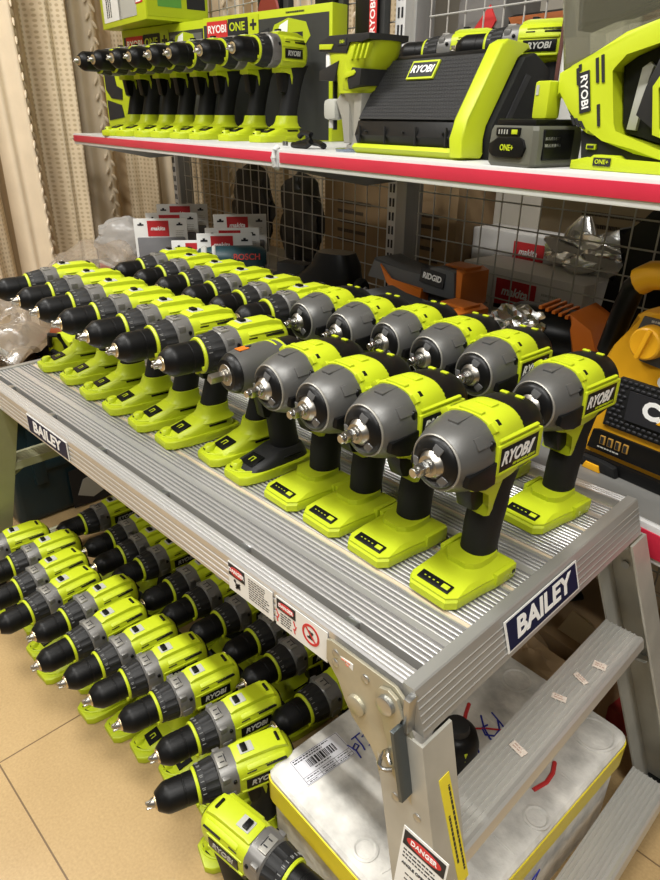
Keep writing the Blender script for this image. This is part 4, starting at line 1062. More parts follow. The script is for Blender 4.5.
# black tool on the shelf before the post
t = sthing('planer', 'matt black power tool with round knob on the lower shelf left of the post', 'power tool', -1.06, .67, ZD, 20)
bm = nb(); bm_loft(bm, [ringz(0, 0, 0, .105, .050, 24, 4), ringz(0, 0, .10, .100, .050, 24, 4), ringz(.035, 0, .155, .060, .042, 24, 3.5), ringz(.035, 0, .185, .048, .034, 24, 3)]); obj('body', bm, BLACK, t)
bm = nb(); bm_box(bm, (-.08, -.01, .125), (.09, .05, .05), .008); bm_prism(bm, [(-.14, .10), (-.05, .13), (-.05, .145), (-.14, .12)], -.03, .02, 'y', .004); obj('front_block', bm, RUBBER, t)
bm = nb(); bm_lathe(bm, [(.10, .030), (.112, .030), (.118, .024), (.119, .012)], (0, .10), 20, 'x'); kb = obj('knob', bm, RUBBER, t)
bm = nb(); bm_lathe(bm, [(.118, .012), (.123, .010)], (0, .10), 14, 'x'); obj('knob_cap', bm, GREYP, kb)
# two orange and grey tools
def orange_tool(s, d, z, lab, k):
    t = sthing('multi_tool', lab, 'power tool', s, d, ZD, 0, 'orange and grey tools on the lower shelf')
    h = z-ZD
    bm = nb(); bm_box(bm, (.0, .02, (h-.05)/2), (.20, .07, h-.05), .006); obj('lower_case', bm, DGREY, t)
    GS = nmat('slate_plastic', (.085, .088, .092), .45)
    bm = nb(); bm_prism(bm, [(-.175, h-.060), (-.150, h-.012), (-.06, h-.030), (.010, h-.030), (.030, h-.005), (.055, h), (.10, h-.004), (.105, h-.06)], -.035, .05, 'y', .006); obj('slate_body', bm, GS, t)
    bm = nb(); bm_prism(bm, [(-.125, h-.022), (-.085, h-.050), (.015, h-.052), (.010, h-.085), (-.05, h-.088), (-.10, h-.060)], -.040, .0, 'y', .003); bm_prism(bm, [(.100, h+.002), (.118, h-.004), (.118, h-.07), (.106, h-.085)], -.030, .05, 'y', .003); bm_box(bm, (.080, .012, h+.001), (.060, .045, .006), .002); obj('orange_trim', bm, ORANGE, t)
    M = frame((.042, -.0365, h-.024), (1, 0, -.05), (0, .15, 1)); q = quad(t, 'brand_plate', INK, M, .070, .030, .0015)
    join_text(q, [('RIDGID', .0115, M @ T((0, 0, .0015)), dict(off=.03))], WHITE)
orange_tool(-.742, .725, .160, 'orange and slate power tool against the grid, left and rear of the pair', 0)
orange_tool(-.632, .605, .122, 'orange and slate power tool, right and front of the pair', 1)
# orange and black tool wrapped in foil
t = sthing('wrapped_tool', 'black and orange tool with a foil-wrapped nose behind the right wrenches', 'power tool', -.378, .670, ZD, 10)
bm = nb(); bm_box(bm, (0, .0, .04), (.14, .07, .08), .01); obj('stand', bm, BLACK, t)
bm = nb(); bm_loft(bm, [[Vector((x, y, z)) for _, y, z in [(0, a*.055*math.cos(2*PI*i/20), .105+a*.042*math.sin(2*PI*i/20)) for i in range(20)]] for x, a in ((-.10, .55), (-.07, .95), (.0, 1.05), (.06, .9), (.075, .7))]); obj('body', bm, BLACK, t)
bm = nb(); bm_prism(bm, [(.045, .155), (.085, .135), (.105, .09), (.08, .06), (.06, .09), (.055, .13)], -.055, .05, 'y', .004)
for k in range(7): bm_box(bm, (-.015+.012*k, .0, .150-.002*k), (.006, .07, .006), .001)
obj('orange_guard', bm, ORANGE, t)
bm = nb(); bmesh.ops.create_icosphere(bm, subdivisions=4, radius=1)
for v in bm.verts:
    p = v.co.copy(); k = 1+.35*noise.noise(p*3)+.18*noise.noise(p*8); v.co = Vector((-.045+.055*p.x*k, -.045+.028*p.y*k, .105+.042*p.z*k))
obj('foil_wrap', bm, FOIL, t, 20)
for q in t.children:
    if not q.name.startswith('stand'):
        for v in q.data.vertices: v.co.z += .045
    else:
        for v in q.data.vertices: v.co.z *= 1.5
# --- yellow jobsite radio at the right end
t = sthing('jobsite_radio', 'yellow and black jobsite radio with round dial at the right end of the lower shelf', 'radio', 0, .585, ZD)
Z = lambda pts: [(s, z-ZD) for s, z in pts]
def mir(pts, c=-.090): return pts + [(2*c-s, z) for s, z in reversed(pts)]
pz(Z(mir([(-.236, -.028), (-.232, .010), (-.217, .119), (-.196, .143), (-.181, .196), (-.170, .204), (-.150, .203)])), -.022, .16, CATY, 'yellow_shell', t, .008)
pz(Z(mir([(-.222, -.0449), (-.238, -.040), (-.236, -.026), (-.20, -.026)])), -.030, .165, BLACK, 'base_bumper', t, .005)
pz(Z([(-.215, -.0445), (-.150, -.0445), (-.155, -.030), (-.175, -.027), (-.21, -.028)]), -.040, .0, RUBBER, 'foot_pad', t, .004)
pz(Z([(-.205, -.0447), (-.175, -.0447), (-.178, -.034), (-.20, -.034)]), -.043, -.02, CATY, 'foot_tab', t, .002)
pz(Z(mir([(-.195, .026), (-.190, .096), (-.180, .106)])), -.027, -.01, RUBBER, 'grille_panel', t, .004)
bm = nb()
for k in range(24):
    for j in range(10):
        x = -.186+.0085*k + (.00425 if j % 2 else 0); zz = .032+.0078*j - ZD
        if not (-.165 < x < -.040 and .045 < zz+ZD < .092): bm_box(bm, (x, -.0275, zz), (.0062, .003, .0040), .001, 1, Matrix.Rotation(R(0), 4, 'Y'))
gr = obj('grille_cell', bm, INK, [o for o in t.children if o.name.startswith('grille_panel')][0])
M = frame((-.102, -.0285, .069-ZD), (1, 0, 0), (0, 0, 1)); q = quad(t, 'brand_plate', INK, M, .118, .044, .002)
join_text(q, [('CAT', .024, M @ T((0, .002, .002)), dict(off=.05, sx=1.05))], WHITE)
bm = nb(); bm_loft(bm, [[M @ Vector(p) for p in ((-.012, -.012, z), (.012, -.012, z), (0, .001, z))] for z in (.002, .0032)]); obj('triangle_mark', bm, CATY, q)
pz(Z([(-.180, .155), (-.168, .197), (-.015, .197), (-.000, .150), (-.05, .125), (-.16, .135)]), -.026, -.01, nmat('slate_panel', (.07, .072, .072), .5), 'control_panel', t, .003)
bm = nb(); bm_lathe(bm, [(-.046, .0195), (-.044, .022), (-.030, .0235), (-.024, .0235)], (-.149, .166-ZD), 30, 'y'); kn = obj('dial', bm, CATY, t)
bm = nb(); bm_box(bm, (-.149, -.046, .166-ZD), (.007, .010, .042), .002, 2, Matrix.Rotation(R(15), 4, 'Y')); obj('dial_grip', bm, CATY, kn)
lines(t, front(-.130, -.0266, .193-ZD), .05, 1, .004, .003, seed=71).data.materials[0] = GREYP
bm = nb(); bm_lathe(bm, [(-.030, .009), (-.024, .010)], (-.118, .117-ZD), 16, 'y'); obj('socket', bm, GREYP, t)
pz(Z(mir([(-.213, -.018), (-.208, .013), (-.199, .016)], -.090)), -.026, -.012, BLACK, 'lower_panel', t, .003)
bm = nb()
for k in range(4): bm_box(bm, (-.188+.0125*k, -.0268, .002-ZD), (.0085, .002, .014), .0006)
lp = obj('gauge_bar', bm, nmat('amber', (.40, .22, .04), .5), t)
bm = nb()
for k in range(4): bm_box(bm, (-.1885+.0125*k, -.0280, .002-ZD), (.0050, .001, .011))
obj('gauge_window', bm, DGREY, lp)
lines(t, front(-.170, -.0263, -.0105-ZD), .05, 1, .004, .002, seed=72).data.materials[0] = GREYP
bm = nb(); bm_tube(bm, [(-.242, .03, .12-ZD), (-.232, .02, .145-ZD), (-.218, .01, .19-ZD), (-.205, .0, .225-ZD), (-.188, .0, .245-ZD), (-.150, .0, .252-ZD), (-.03, .0, .252-ZD), (.01, 0, .235-ZD), (.04, .02, .14-ZD)], .016, 12); obj('carry_handle', bm, BLACK, t)
bm = nb(); bm_tube(bm, [(-.196, -.004, .236-ZD), (-.180, -.004, .247-ZD), (-.150, -.004, .252-ZD), (-.05, -.004, .252-ZD)], .0195, 12); obj('handle_sleeve', bm, CATY, t)

# --- behind the lower grid
t = sthing('stacked_carton', 'white tool carton with red and black brand panel behind the grid, above silver foil', 'box', -.645, .96, ZD, 0)
bm = nb(); bm_box(bm, (0, 0, .089), (.33, .12, .178), .003); obj('carton', bm, nmat('grey_carton', (.70, .68, .65), .6), t)
M = front(-.005, -.0605, .125); q = quad(t, 'brand_panel', MAKR, M, .11, .060, .001); join_text(q, [('makita', .019, M @ T((0, .004, .001)), dict(off=.03, shear=.25))], WHITE)
bm = nb(); bm_prism(bm, [(-.060, .088), (.050, .088), (.050, .112), (-.060, .096)], -.0625, -.060, 'y'); obj('black_band', bm, INK, t)
lines(t, front(-.11, -.0606, .14), .07, 6, .012, .004, frac=(.4, 1), seed=81).data.materials[0] = GREYP
lines(t, front(.105, -.0606, .14), .08, 7, .012, .005, frac=(.5, 1), seed=82).data.materials[0] = GREYP
t = sthing('stacked_carton', 'white tool carton with red panel behind the grid, half hidden behind another', 'box', -.765, 1.09, ZD, 0)
bm = nb(); bm_box(bm, (0, 0, .115), (.30, .10, .23), .003); obj('carton', bm, nmat('dull_carton', (.50, .48, .45), .6), t)
M = front(.03, -.0505, .190); q = quad(t, 'brand_panel', MAKR, M, .09, .045, .001); join_text(q, [('makita', .014, M @ T((0, .0, .001)), dict(off=.03, shear=.25))], WHITE)
crumple('foil_bag', 'crinkled silver foil bag behind the lower grid at right', 'foil bag', SH(-.53, 1.02, ZD+.155), (.12, .04, .05), FOIL, 8, TD, .5)
bm = nb(); bm_loft(bm, [ringz(0, 0, 0, .05, .03, 18, 2), ringz(.0, 0, .06, .035, .022, 18, 2), ringz(.005, 0, .09, .012, .01, 18, 2)]); o = obj('foil_bag', bm, FOIL); o.location = SH(-.60, 1.04, ZD+.20); tag(o, 'upright silver foil pouch behind the grid, above the lying foil bag', 'foil bag')
for s0, s1, d, z1, m, lab in ((-1.50, -1.19, .98, .30, CARD, 'tall brown carton with printed lines behind the grid, left of the grey post'), (-1.09, -.92, .97, .30, CARD, 'narrow brown carton behind the grid directly beside the grey post'), (-.86, -.30, 1.22, .33, CARD2, 'large pale brown carton with dark print behind the foil bags')):
    t = sthing('shipping_carton', lab, 'box', (s0+s1)/2, d+.02, ZD, 0, None)
    bm = nb(); bm_box(bm, (0, .06, (z1-ZD)/2), (s1-s0, .14, z1-ZD), .003); obj('carton', bm, m, t)
    lines(t, front(0, -.0105, (z1-ZD)*.72), (s1-s0)*.55, 5, .028, .010, frac=(.6, 1), seed=90+int(-100*s0)).data.materials[0] = nmat('carton_ink', (.06, .045, .03), .7)
for s, d, sz, z, lab in ((-1.965, .94, (.13, .040, .15), 0, 'crumpled black plastic bundle behind the grid near the curtain'), (-1.665, .955, (.115, .040, .145), 0, 'crumpled black plastic bundle behind the grid beside the brown carton')):
    crumple('plastic_bundle', lab, 'plastic bundle', SH(s, d+.05, ZD), sz, SHEET, 5+s, TD, .35)
t = sthing('strap_bag', 'black strapped bag hanging behind the grid above the yellow radio', 'bag', -.36, .93, .06)
bm = nb(); bm_prism(bm, [(-.085, 0), (.10, 0), (.12, .12), (.10, .27), (.02, .27), (-.02, .20), (-.075, .19), (-.06, .14), (-.01, .13), (-.075, .10)], -.03, .03, 'y', .012); obj('bag', bm, BLACK, t)
bm = nb(); bm_tube(bm, [(.02, -.02, .26), (.02, -.02, .30), (.06, -.02, .31), (.10, -.02, .27)], .006, 8); obj('strap', bm, RUBBER, t)
# ------------------------------------------------------------------ foam box and floor goods
FB = thing('foam_box', 'white styrofoam box with yellow tape and shipping label under the platform', 'box', (-.079, .212, FLOOR), -3)
zt = .170
def rr(a, b, z, r=.018, n=5):
    pts = []
    for sx, sy, a0 in ((1, 1, 0), (-1, 1, 90), (-1, -1, 180), (1, -1, 270)):
        for k in range(n): t_ = R(a0+90*k/(n-1)); pts.append(Vector((sx*(a-r)+r*math.cos(t_), sy*(b-r)+r*math.sin(t_), z)))
    return pts
A_, B_ = .146, .208
bm = nb(); bm_loft(bm, [rr(A_-.004, B_-.006, 0), rr(A_-.004, B_-.004, zt-.05), rr(A_-.004, B_-.004, zt-.042)])
for v in bm.verts: v.co += Vector((noise.noise(v.co*20), noise.noise(v.co*20+Vector((5, 0, 0))), 0))*.0015
obj('lower_half', bm, FOAM, FB)
bm = nb(); bm_loft(bm, [rr(A_-.001, B_-.001, zt-.042), rr(A_, B_, zt-.038), rr(A_, B_, zt-.006), rr(A_-.004, B_-.004, zt-.001), rr(A_-.012, B_-.012, zt)])
obj('lid', bm, FOAM, FB)
bm = nb()
bm_loft(bm, [rr(A_+.0012, B_+.0012, zt-.050), rr(A_+.0016, B_+.0016, zt-.012), rr(A_-.001, B_-.001, zt-.012), rr(A_-.001, B_-.001, zt-.050)], cap=False); 
for v in bm.verts: v.co.z += .004*noise.noise(v.co*Vector((14, 14, 0)).length*1) if False else .003*noise.noise(Vector((v.co.x*14, v.co.y*14, 3)))
obj('packing_tape', bm, YTAPE, FB)
lid = [o for o in FB.children if o.name.startswith('lid')][0]
for x, y, r in ((.018, -.183, .016), (.112, .168, .030), (.128, .002, .017), (-.015, .170, .024), (-.10, .02, .018)):
    bm = nb(); n = 32
    bm_loft(bm, [[Vector((x+q*math.cos(2*PI*i/n), y+q*math.sin(2*PI*i/n), z)) for i in range(n)] for q, z in ((r, zt-.001), (r, zt+.0010), (r-.003, zt+.0016), (r-.005, zt+.0004), (r-.005, zt-.001))], cap=False)
    obj('moulded_ring', bm, FOAM, lid)
for x0, y0, x1, y1 in ((-.14, -.06, .14, -.055), (-.14, .075, .14, .08), (.05, -.19, .055, -.06), (-.05, -.055, -.045, .075), (.075, -.05, .07, .195)):
    bm = nb(); bm_tube(bm, [(x0+(x1-x0)*k/10+.002*math.sin(k*1.7), y0+(y1-y0)*k/10+.002*math.cos(k*2.3), zt-.0002) for k in range(11)], .0011, 6); obj('moulded_seam', bm, FOAM, lid)
# shipping label, axis along the box's left edge
ML = frame((-.106, -.142, zt+.0004), (.06, 1, 0), (-1, .06, 0))
q = quad(FB, 'shipping_label', nmat('label_paper', (.66, .66, .70), .6), ML, .080, .043, .0008)
bm = nb(); rnd = random.Random(4); x = -.020
while x < .026:
    w = rnd.choice((.0008, .0014, .0022)); slab(bm, ML @ T((x, .0045, .0008)), w, .0125, .0003); x += w+rnd.choice((.0007, .0012))
obj('barcode', bm, INK, q)
lines(q, ML @ T((0, .0180, .0008)), .072, 2, .0036, .0016, frac=(.6, .95), seed=101); lines(q, ML @ T((.002, -.0050, .0008)), .035, 1, .004, .0012, seed=102)
bm = nb()
for yy in (-.0095, -.0160, -.0205, .0205): slab(bm, ML @ T((0, yy, .0008)), .076, .0004, .0003)
for xx in (-.038, .038): slab(bm, ML @ T((xx, 0, .0008)), .0004, .041, .0003)
for xx in (-.013, .012): slab(bm, ML @ T((xx, -.015, .0008)), .0004, .011, .0003)
obj('ruled_line', bm, INK, q)
lines(q, ML @ T((-.025, -.0125, .0008)), .018, 2, .006, .0012, seed=103); lines(q, ML @ T((.0, -.0125, .0008)), .018, 2, .006, .0012, seed=104); lines(q, ML @ T((.025, -.0125, .0008)), .018, 2, .006, .0012, seed=105)
MI = frame((-.088, -.088, zt+.0006), (.06, 1, 0), (-1, .06, 0))
def ink(pts, mat, nm, r=.0010, M=MI, par=FB):
    bm = nb(); bm_tube(bm, [M @ Vector((x, y, .0004)) for x, y in pts], r, 6); return obj(nm, bm, mat, par)
for st in ([(-.016, .010), (-.012, -.004), (-.014, -.016)], [(-.013, .002), (-.006, .006), (-.004, .0), (-.012, -.003)], [(-.006, .014), (.010, .015)], [(.001, .015), (.000, -.002), (-.002, -.010)], [(.008, .008), (.014, .010), (.012, .003), (.017, .0), (.014, -.008), (.007, -.008)]): ink(st, BLUEINK, 'pen_stroke')
MJ = frame((0, 0, zt+.0006), (1, 0, 0), (0, 1, 0))
for st, m, r_ in (([(-.034, .078), (-.026, .060), (-.016, .042)], RED, .0028), ([(-.003, .048), (.009, .062), (.025, .076), (.046, .088)], RED, .0014), ([(.101, .086), (.108, .070), (.110, .052), (.105, .030)], RED, .0030),
                  ([(-.010, .074), (.006, .060), (.022, .052), (.050, .050)], BLUEINK, .0014), ([(.010, .086), (.022, .074), (.024, .060), (.014, .052), (.004, .058), (.006, .068)], BLUEINK, .0014), ([(-.003, .090), (.018, .084), (.045, .073)], BLUEINK, .0012), ([(.020, .026), (.033, .018), (.036, .006), (.028, -.003), (.018, .000)], BLUEINK, .0014)):
    ink(st, m, 'marker_stroke', r_, MJ)
bm = nb()
MW = frame((A_+.0005, -.02, zt*.42), (0, 1, 0), (0, 0, 1))
for st in ([(-.02, -.02), (-.005, .02), (.0, -.005)], [(.005, .015), (.02, .02), (.012, .0), (.02, -.015)]): bm_tube(bm, [MW @ Vector((x, y, .0003)) for x, y in st], .0009, 5)
obj('pen_stroke', bm, BLUEINK, FB)
# black tool end standing on the box behind the near leg
t = thing('tool_motor', 'black round tool end with lime dash standing on the foam box behind the near leg', 'power tool', (-.064, .188, FLOOR+zt+.002), 0)
bm = nb(); bm_lathe(bm, [(0, .024), (.004, .028), (.052, .030), (.066, .026), (.072, .018)], (0, 0), 28, 'z'); obj('body', bm, BLACK, t)
bm = nb(); bm_lathe(bm, [(.071, .017), (.080, .015), (.082, .010)], (0, 0), 20, 'z'); obj('end_cap', bm, DGREY, t)
bm = nb(); bm_box(bm, (.024, -.013, .052), (.004, .004, .014), .001); obj('lime_dash', bm, LIME, t)

# toolbox beyond the left end
t = thing('tool_case', 'dark teal plastic tool case with picture label under the left end of the platform', 'tool case', (-1.46, .30, FLOOR), 0)
bm = nb(); bm_box(bm, (0, 0, .15), (.34, .44, .30), .02, 3); obj('case_body', bm, DKTEAL, t)
bm = nb(); bm_box(bm, (.172, 0, .15), (.012, .30, .025), .004); bm_box(bm, (.172, -.15, .2), (.016, .03, .19), .004); bm_box(bm, (.172, .17, .2), (.016, .03, .19), .004); obj('rib', bm, DKTEAL, t)
M = frame((.1795, -.02, .06), (0, 1, 0), (0, 0, 1)); q = quad(t, 'picture_label', INK, M, .13, .11, .001)
bm = nb(); bm_prism(bm, [(-.05, -.02), (-.01, -.04), (.02, -.03), (.04, .0), (.02, .03), (-.03, .02)], .001, .0018, 'z'); bm_prism(bm, [(.02, .03), (.05, .035), (.05, .045), (.02, .04)], .001, .0018, 'z'); xf(bm.verts, M); obj('label_print', bm, GREYP, q)
# cardboard behind the foam box
t = thing('shipping_carton', 'opened brown carton with dark print on the floor behind the foam box', 'box', (-.135, .635, FLOOR), -8)
bm = nb(); bm_box(bm, (0, 0, .075), (.30, .20, .15), .004); obj('carton', bm, CARD, t)
bm = nb(); bm_prism(bm, [(.04, .15), (.14, .15), (.145, .19), (.06, .205)], -.098, -.094, 'y', .0005); xf(bm.verts, Matrix.Translation((0, .02, 0))); obj('flap', bm, CARD2, t)
lines(t, front(0, -.1005, .11), .16, 3, .018, .006, frac=(.7, 1), seed=120).data.materials[0] = INK
t = thing('shipping_carton', 'brown carton with dark print below the lower shelf beside the far right leg', 'box', (.118, .720, FLOOR), -8)
bm = nb(); bm_box(bm, (0, 0, .14), (.17, .22, .28), .004); obj('carton', bm, CARD, t)
lines(t, front(-.02, -.1105, .23), .11, 2, .016, .006, frac=(.6, 1), seed=121).data.materials[0] = INK
t = thing('shipping_carton', 'large brown carton on the floor below the lower shelf at right edge', 'box', (.300, .62, FLOOR), -8)
bm = nb(); bm_box(bm, (0, 0, .16), (.17, .14, .32), .004); obj('carton', bm, CARD2, t)
t = thing('shipping_carton', 'dark brown carton below the lower shelf behind the floor drills', 'box', (-.92, .66, FLOOR), -8)
bm = nb(); bm_box(bm, (0, 0, .13), (.50, .22, .26), .004); obj('carton', bm, CARD, t)
KRAFT2 = nmat('crumpled_kraft', (.33, .225, .12), .75, var=.15, vscale=12)
crumple('kraft_paper', 'crumpled brown kraft paper lying between the foam box and the opened carton', 'paper', (-.115, .492, FLOOR), (.085, .035, .075), KRAFT2, 21, -8, .4)
def glove(name, lab, loc, rz, mat):
    t = thing(name, lab, 'glove', loc, rz)
    bm = nb(); bm_loft(bm, [[Vector((.042*k*math.cos(2*PI*i/16), y, .012+.011*k2*math.sin(2*PI*i/16))) for i in range(16)] for y, k, k2 in ((-.06, .95, 1.1), (-.02, .85, 1), (.02, 1.05, 1), (.045, 1.0, .8), (.055, .8, .5))])
    for dx, l, a in ((-.030, .045, 12), (-.010, .056, 4), (.010, .052, -4), (.029, .040, -14)):
        bm_tube(bm, [(dx+math.sin(R(-a))*l*f_, .048+math.cos(R(a))*l*f_, .011+.004*math.sin(3*f_)) for f_ in (0, .35, .7, 1)], .0085, 8)
    bm_tube(bm, [(.035, .0, .012), (.056, .018, .014), (.062, .040, .012)], .009, 8)
    obj('glove_shell', bm, mat, t)
    return t
glove('work_glove', 'black work glove lying on the brown carton behind the foam box', (-.17, .61, FLOOR+.1515), 150, BLACK)
t = thing('paint_can', 'small red tub on the floor beside the far right leg', 'tub', (.012, .580, FLOOR), 0)
bm = nb(); bm_lathe(bm, [(0, .030), (.05, .032), (.056, .032), (.056, .029)], (0, 0), 20, 'z'); obj('tub', bm, nmat('dark_red_plastic', (.25, .02, .02), .4), t)
t = thing('tool_bag', 'dark blue pouch on the floor at the right edge beyond the steps', 'pouch', (.165, .56, FLOOR), -8)
bm = nb(); bm_box(bm, (0, 0, .04), (.12, .06, .08), .012); obj('pouch', bm, nmat('blue_fabric', (.02, .04, .14), .7), t)
bm = nb(); bm_box(bm, (-.01, -.031, .045), (.05, .003, .03), .002); obj('pouch_patch', bm, GREYP, t)

# ------------------------------------------------------------------ left side: wrapped goods on a low stool-height carton
t = thing('shipping_carton', 'flat brown carton on the teal tool case under the paper bundle', 'box', (-1.40, .19, FLOOR+.302), 0)
bm = nb(); bm_box(bm, (0, 0, .053), (.30, .24, .106), .004); obj('carton', bm, CARD, t)
t = thing('parcel_pile', 'wrinkled brown paper and clear wrap bundle at the left edge', 'paper bundle', (-1.40, .085, FLOOR+.428), 0)
def sheet(name, w, h, loc, rot, mat, seed, amp=.02, par=None):
    bm = nb(); n = 18; g_ = {}
    for i in range(n+1):
        for j in range(n+1):
            u, v = i/n-.5, j/n-.5; g_[i, j] = bm.verts.new((u*w, v*h, amp*noise.noise(Vector((u*4+seed, v*4, seed)))+amp*.6*noise.noise(Vector((u*10, v*10, seed)))))
    for i in range(n):
        for j in range(n): bm.faces.new((g_[i, j], g_[i+1, j], g_[i+1, j+1], g_[i, j+1]))
    r = bmesh.ops.solidify(bm, geom=bm.faces[:], thickness=.0015)
    M = Matrix.Translation(loc) @ Matrix.Rotation(R(rot[2]), 4, 'Z') @ Matrix.Rotation(R(rot[1]), 4, 'Y') @ Matrix.Rotation(R(rot[0]), 4, 'X')
    xf(bm.verts, M); return obj(name, bm, mat, par)
KRAFT = nmat('kraft_paper', (.42, .31, .19), .7, var=.15, vscale=12)
for k, (loc, rot, w, h, m) in enumerate((((0, 0, .05), (10, 12, 30), .34, .26, KRAFT), ((.03, -.02, .075), (-8, 22, 55), .26, .20, PAPER), ((.06, .03, .070), (15, 30, 20), .24, .18, KRAFT), ((.05, -.06, .050), (5, 25, 80), .20, .16, PAPER), ((.09, .02, .045), (10, 40, 40), .18, .22, KRAFT))):
    sheet('paper_sheet', w, h, loc, rot, m, 3+k, .03, t)
sheet('clear_wrap', .34, .28, (.04, .03, .115), (8, 20, 35), BAG, 17, .05, t)
crumple('clear_bag', 'clear plastic bag behind the leftmost drill, before the curtain', 'plastic bag', (-1.40, .43, .014), (.09, .12, .065), BAG, 12, 20, .3)
t = thing('shipping_carton', 'brown carton carrying the clear plastic bag behind the platform left end', 'box', (-1.44, .435, FLOOR+.302), 0)
bm = nb(); bm_box(bm, (0, 0, .105), (.28, .22, .21), .004); obj('carton', bm, CARD, t)
# small lime and black tool with strap, beside the left end
t = thing('strap_tool', 'small dark grey and lime tool with black strap beside the paper bundle', 'power tool', (-1.285, .262, FLOOR+.4085), 10)
bm = nb(); bm_box(bm, (0, -.01, .02), (.14, .07, .05), .012, 3); obj('body', bm, DGREY, t)
bm = nb(); bm_prism(bm, [(.0, .02), (.03, .075), (.06, .085), (.10, .07), (.10, .03), (.07, .02)], -.045, -.005, 'y', .005); obj('lime_shell', bm, LIME, t)
bm = nb(); bm_tube(bm, [(.03, -.05, .05), (.045, -.055, .080), (.08, -.055, .085), (.095, -.05, .055), (.07, -.052, .035), (.04, -.052, .04)], .006, 8); obj('strap', bm, BLACK, t)
bm = nb(); bm_lathe(bm, [(-.03, .020), (.05, .016), (.055, .010)], (.01, .055), 16, 'x'); obj('orange_end', bm, nmat('dull_orange_red', (.36, .085, .03), .5), t)
# ------------------------------------------------------------------ curtains
DOT = bpy.data.materials.new('dotted_damask'); DOT.use_nodes = True; nt = DOT.node_tree; b = nt.nodes['Principled BSDF']
tc = nt.nodes.new('ShaderNodeTexCoord'); mp = nt.nodes.new('ShaderNodeMapping'); mp.inputs['Scale'].default_value = (62, 62, 1); nt.links.new(tc.outputs['UV'], mp.inputs[0])
vo = nt.nodes.new('ShaderNodeTexVoronoi'); vo.inputs['Randomness'].default_value = .12; vo.inputs['Scale'].default_value = 1; vo.voronoi_dimensions = '2D'; nt.links.new(mp.outputs[0], vo.inputs['Vector'])
cr = nt.nodes.new('ShaderNodeValToRGB'); cr.color_ramp.elements[0].position = .22; cr.color_ramp.elements[1].position = .34
cr.color_ramp.elements[0].color = (.50, .39, .24, 1); cr.color_ramp.elements[1].color = (.70, .58, .40, 1)
nt.links.new(vo.outputs['Distance'], cr.inputs[0]); nt.links.new(cr.outputs[0], b.inputs['Base Color']); b.inputs['Roughness'].default_value = .55
SATINC = nmat('champagne_satin', (.74, .62, .45), .42, var=.06, vscale=12)
GOLDC = nmat('gold_satin', (.54, .40, .24), .45, var=.1, vscale=10)
ROPE = nmat('rope_trim', (.30, .21, .11), .7, bump=1.0, bscale=160)
BANDS = [('D', .11), ('R', .014), ('S', .05), ('E', .07), ('S', .015), ('D', .12), ('R', .014), ('S', .05), ('E', .07), ('G', .05)]
IDX = {'D': 0, 'S': 1, 'G': 2, 'R': 3, 'E': 1}
def curtain(name, lab, path, z0, z1, u_off, seed):
    # path: polyline; folds run along it
    P_ = [Vector((x, y, 0)) for x, y in path]; L_ = [0]
    for a, c in zip(P_[:-1], P_[1:]): L_.append(L_[-1]+(c-a).length)
    def at(u):
        for k in range(len(P_)-1):
            if u <= L_[k+1] or k == len(P_)-2:
                f_ = (u-L_[k])/(L_[k+1]-L_[k]); p = P_[k].lerp(P_[k+1], f_); d_ = (P_[k+1]-P_[k]).normalized(); return p, Vector((d_.y, -d_.x, 0))
    tot = L_[-1]; nu = int(tot/.006); nv = 14; tb = sum(w for _, w in BANDS)
    bm = nb(); uvl = bm.loops.layers.uv.new('UVMap'); g_ = {}; leaf = []
    for i in range(nu+1):
        u = tot*i/nu; p, n_ = at(u)
        for j in range(nv+1):
            v = j/nv; z = z0+(z1-z0)*v
            uu = u + .05*(1-v)*math.sin(u*5+seed)
            off = .045*math.sin(uu*2*PI/.19+seed+.6*math.sin(uu*9))+.020*math.sin(uu*2*PI/.075+2*seed)+.02*noise.noise(Vector((u*3, z*1.5, seed)))
            g_[i, j] = bm.verts.new(p+n_*off+Vector((0, 0, z)))
    def band(u):
        x = (u*1.0+u_off) % tb
        for k, w in BANDS:
            if x < w: return k, x/w
            x -= w
        return 'G', 0
    prev = None
    for i in range(nu):
        k, f_ = band(tot*(i+.5)/nu)
        for j in range(nv):
            f = bm.faces.new((g_[i, j], g_[i+1, j], g_[i+1, j+1], g_[i, j+1])); f.material_index = IDX[k]; f.smooth = True
            for lp, (a, c) in zip(f.loops, ((i, j), (i+1, j), (i+1, j+1), (i, j+1))): lp[uvl].uv = (1.35*tot*a/nu, (z1-z0)*c/nv)
        if k == 'E' and prev != 'E':
            leaf.append(min(i+6, nu-2))
        prev = k
    spots = []
    for i in leaf:
        for m in range(int((z1-z0)/.026)):
            v = m*.026/(z1-z0)*nv; j = min(int(v), nv-1); a = g_[i, j].co.lerp(g_[i, j+1].co, v-j); c = g_[i+1, j].co
            spots.append((a, (g_[i+1, j].co-g_[i, j].co).normalized(), m))
    cu_me = bm
    me = bpy.data.meshes.new(name); bm.normal_update(); bm.to_mesh(me); 
    for m in (DOT, SATINC, GOLDC, ROPE): me.materials.append(m)
    o = bpy.data.objects.new(name, me); COL.objects.link(o); tag(o, lab, 'curtain')
    sd_ = o.modifiers.new('thickness', 'SOLIDIFY'); sd_.thickness = .003
    bm.free()
    bm = nb()
    for a, d_, m in spots:
        nrm = Vector((d_.y, -d_.x, 0))
        vs = bmesh.ops.create_uvsphere(bm, u_segments=8, v_segments=5, radius=1)['verts']
        M = Matrix.Translation(a + d_*(.013 if m % 2 else -.013) + nrm*.002) @ Matrix(((d_.x, 0, nrm.x, 0), (d_.y, 0, nrm.y, 0), (0, 1, 0, 0), (0, 0, 0, 1))) @ Matrix.Rotation(R(35 if m % 2 else -35), 4, 'Z') @ Matrix.Diagonal((.0065, .016, .0045, 1))
        xf(vs, M)
    obj('embroidery', bm, SATINC, o)
    return o
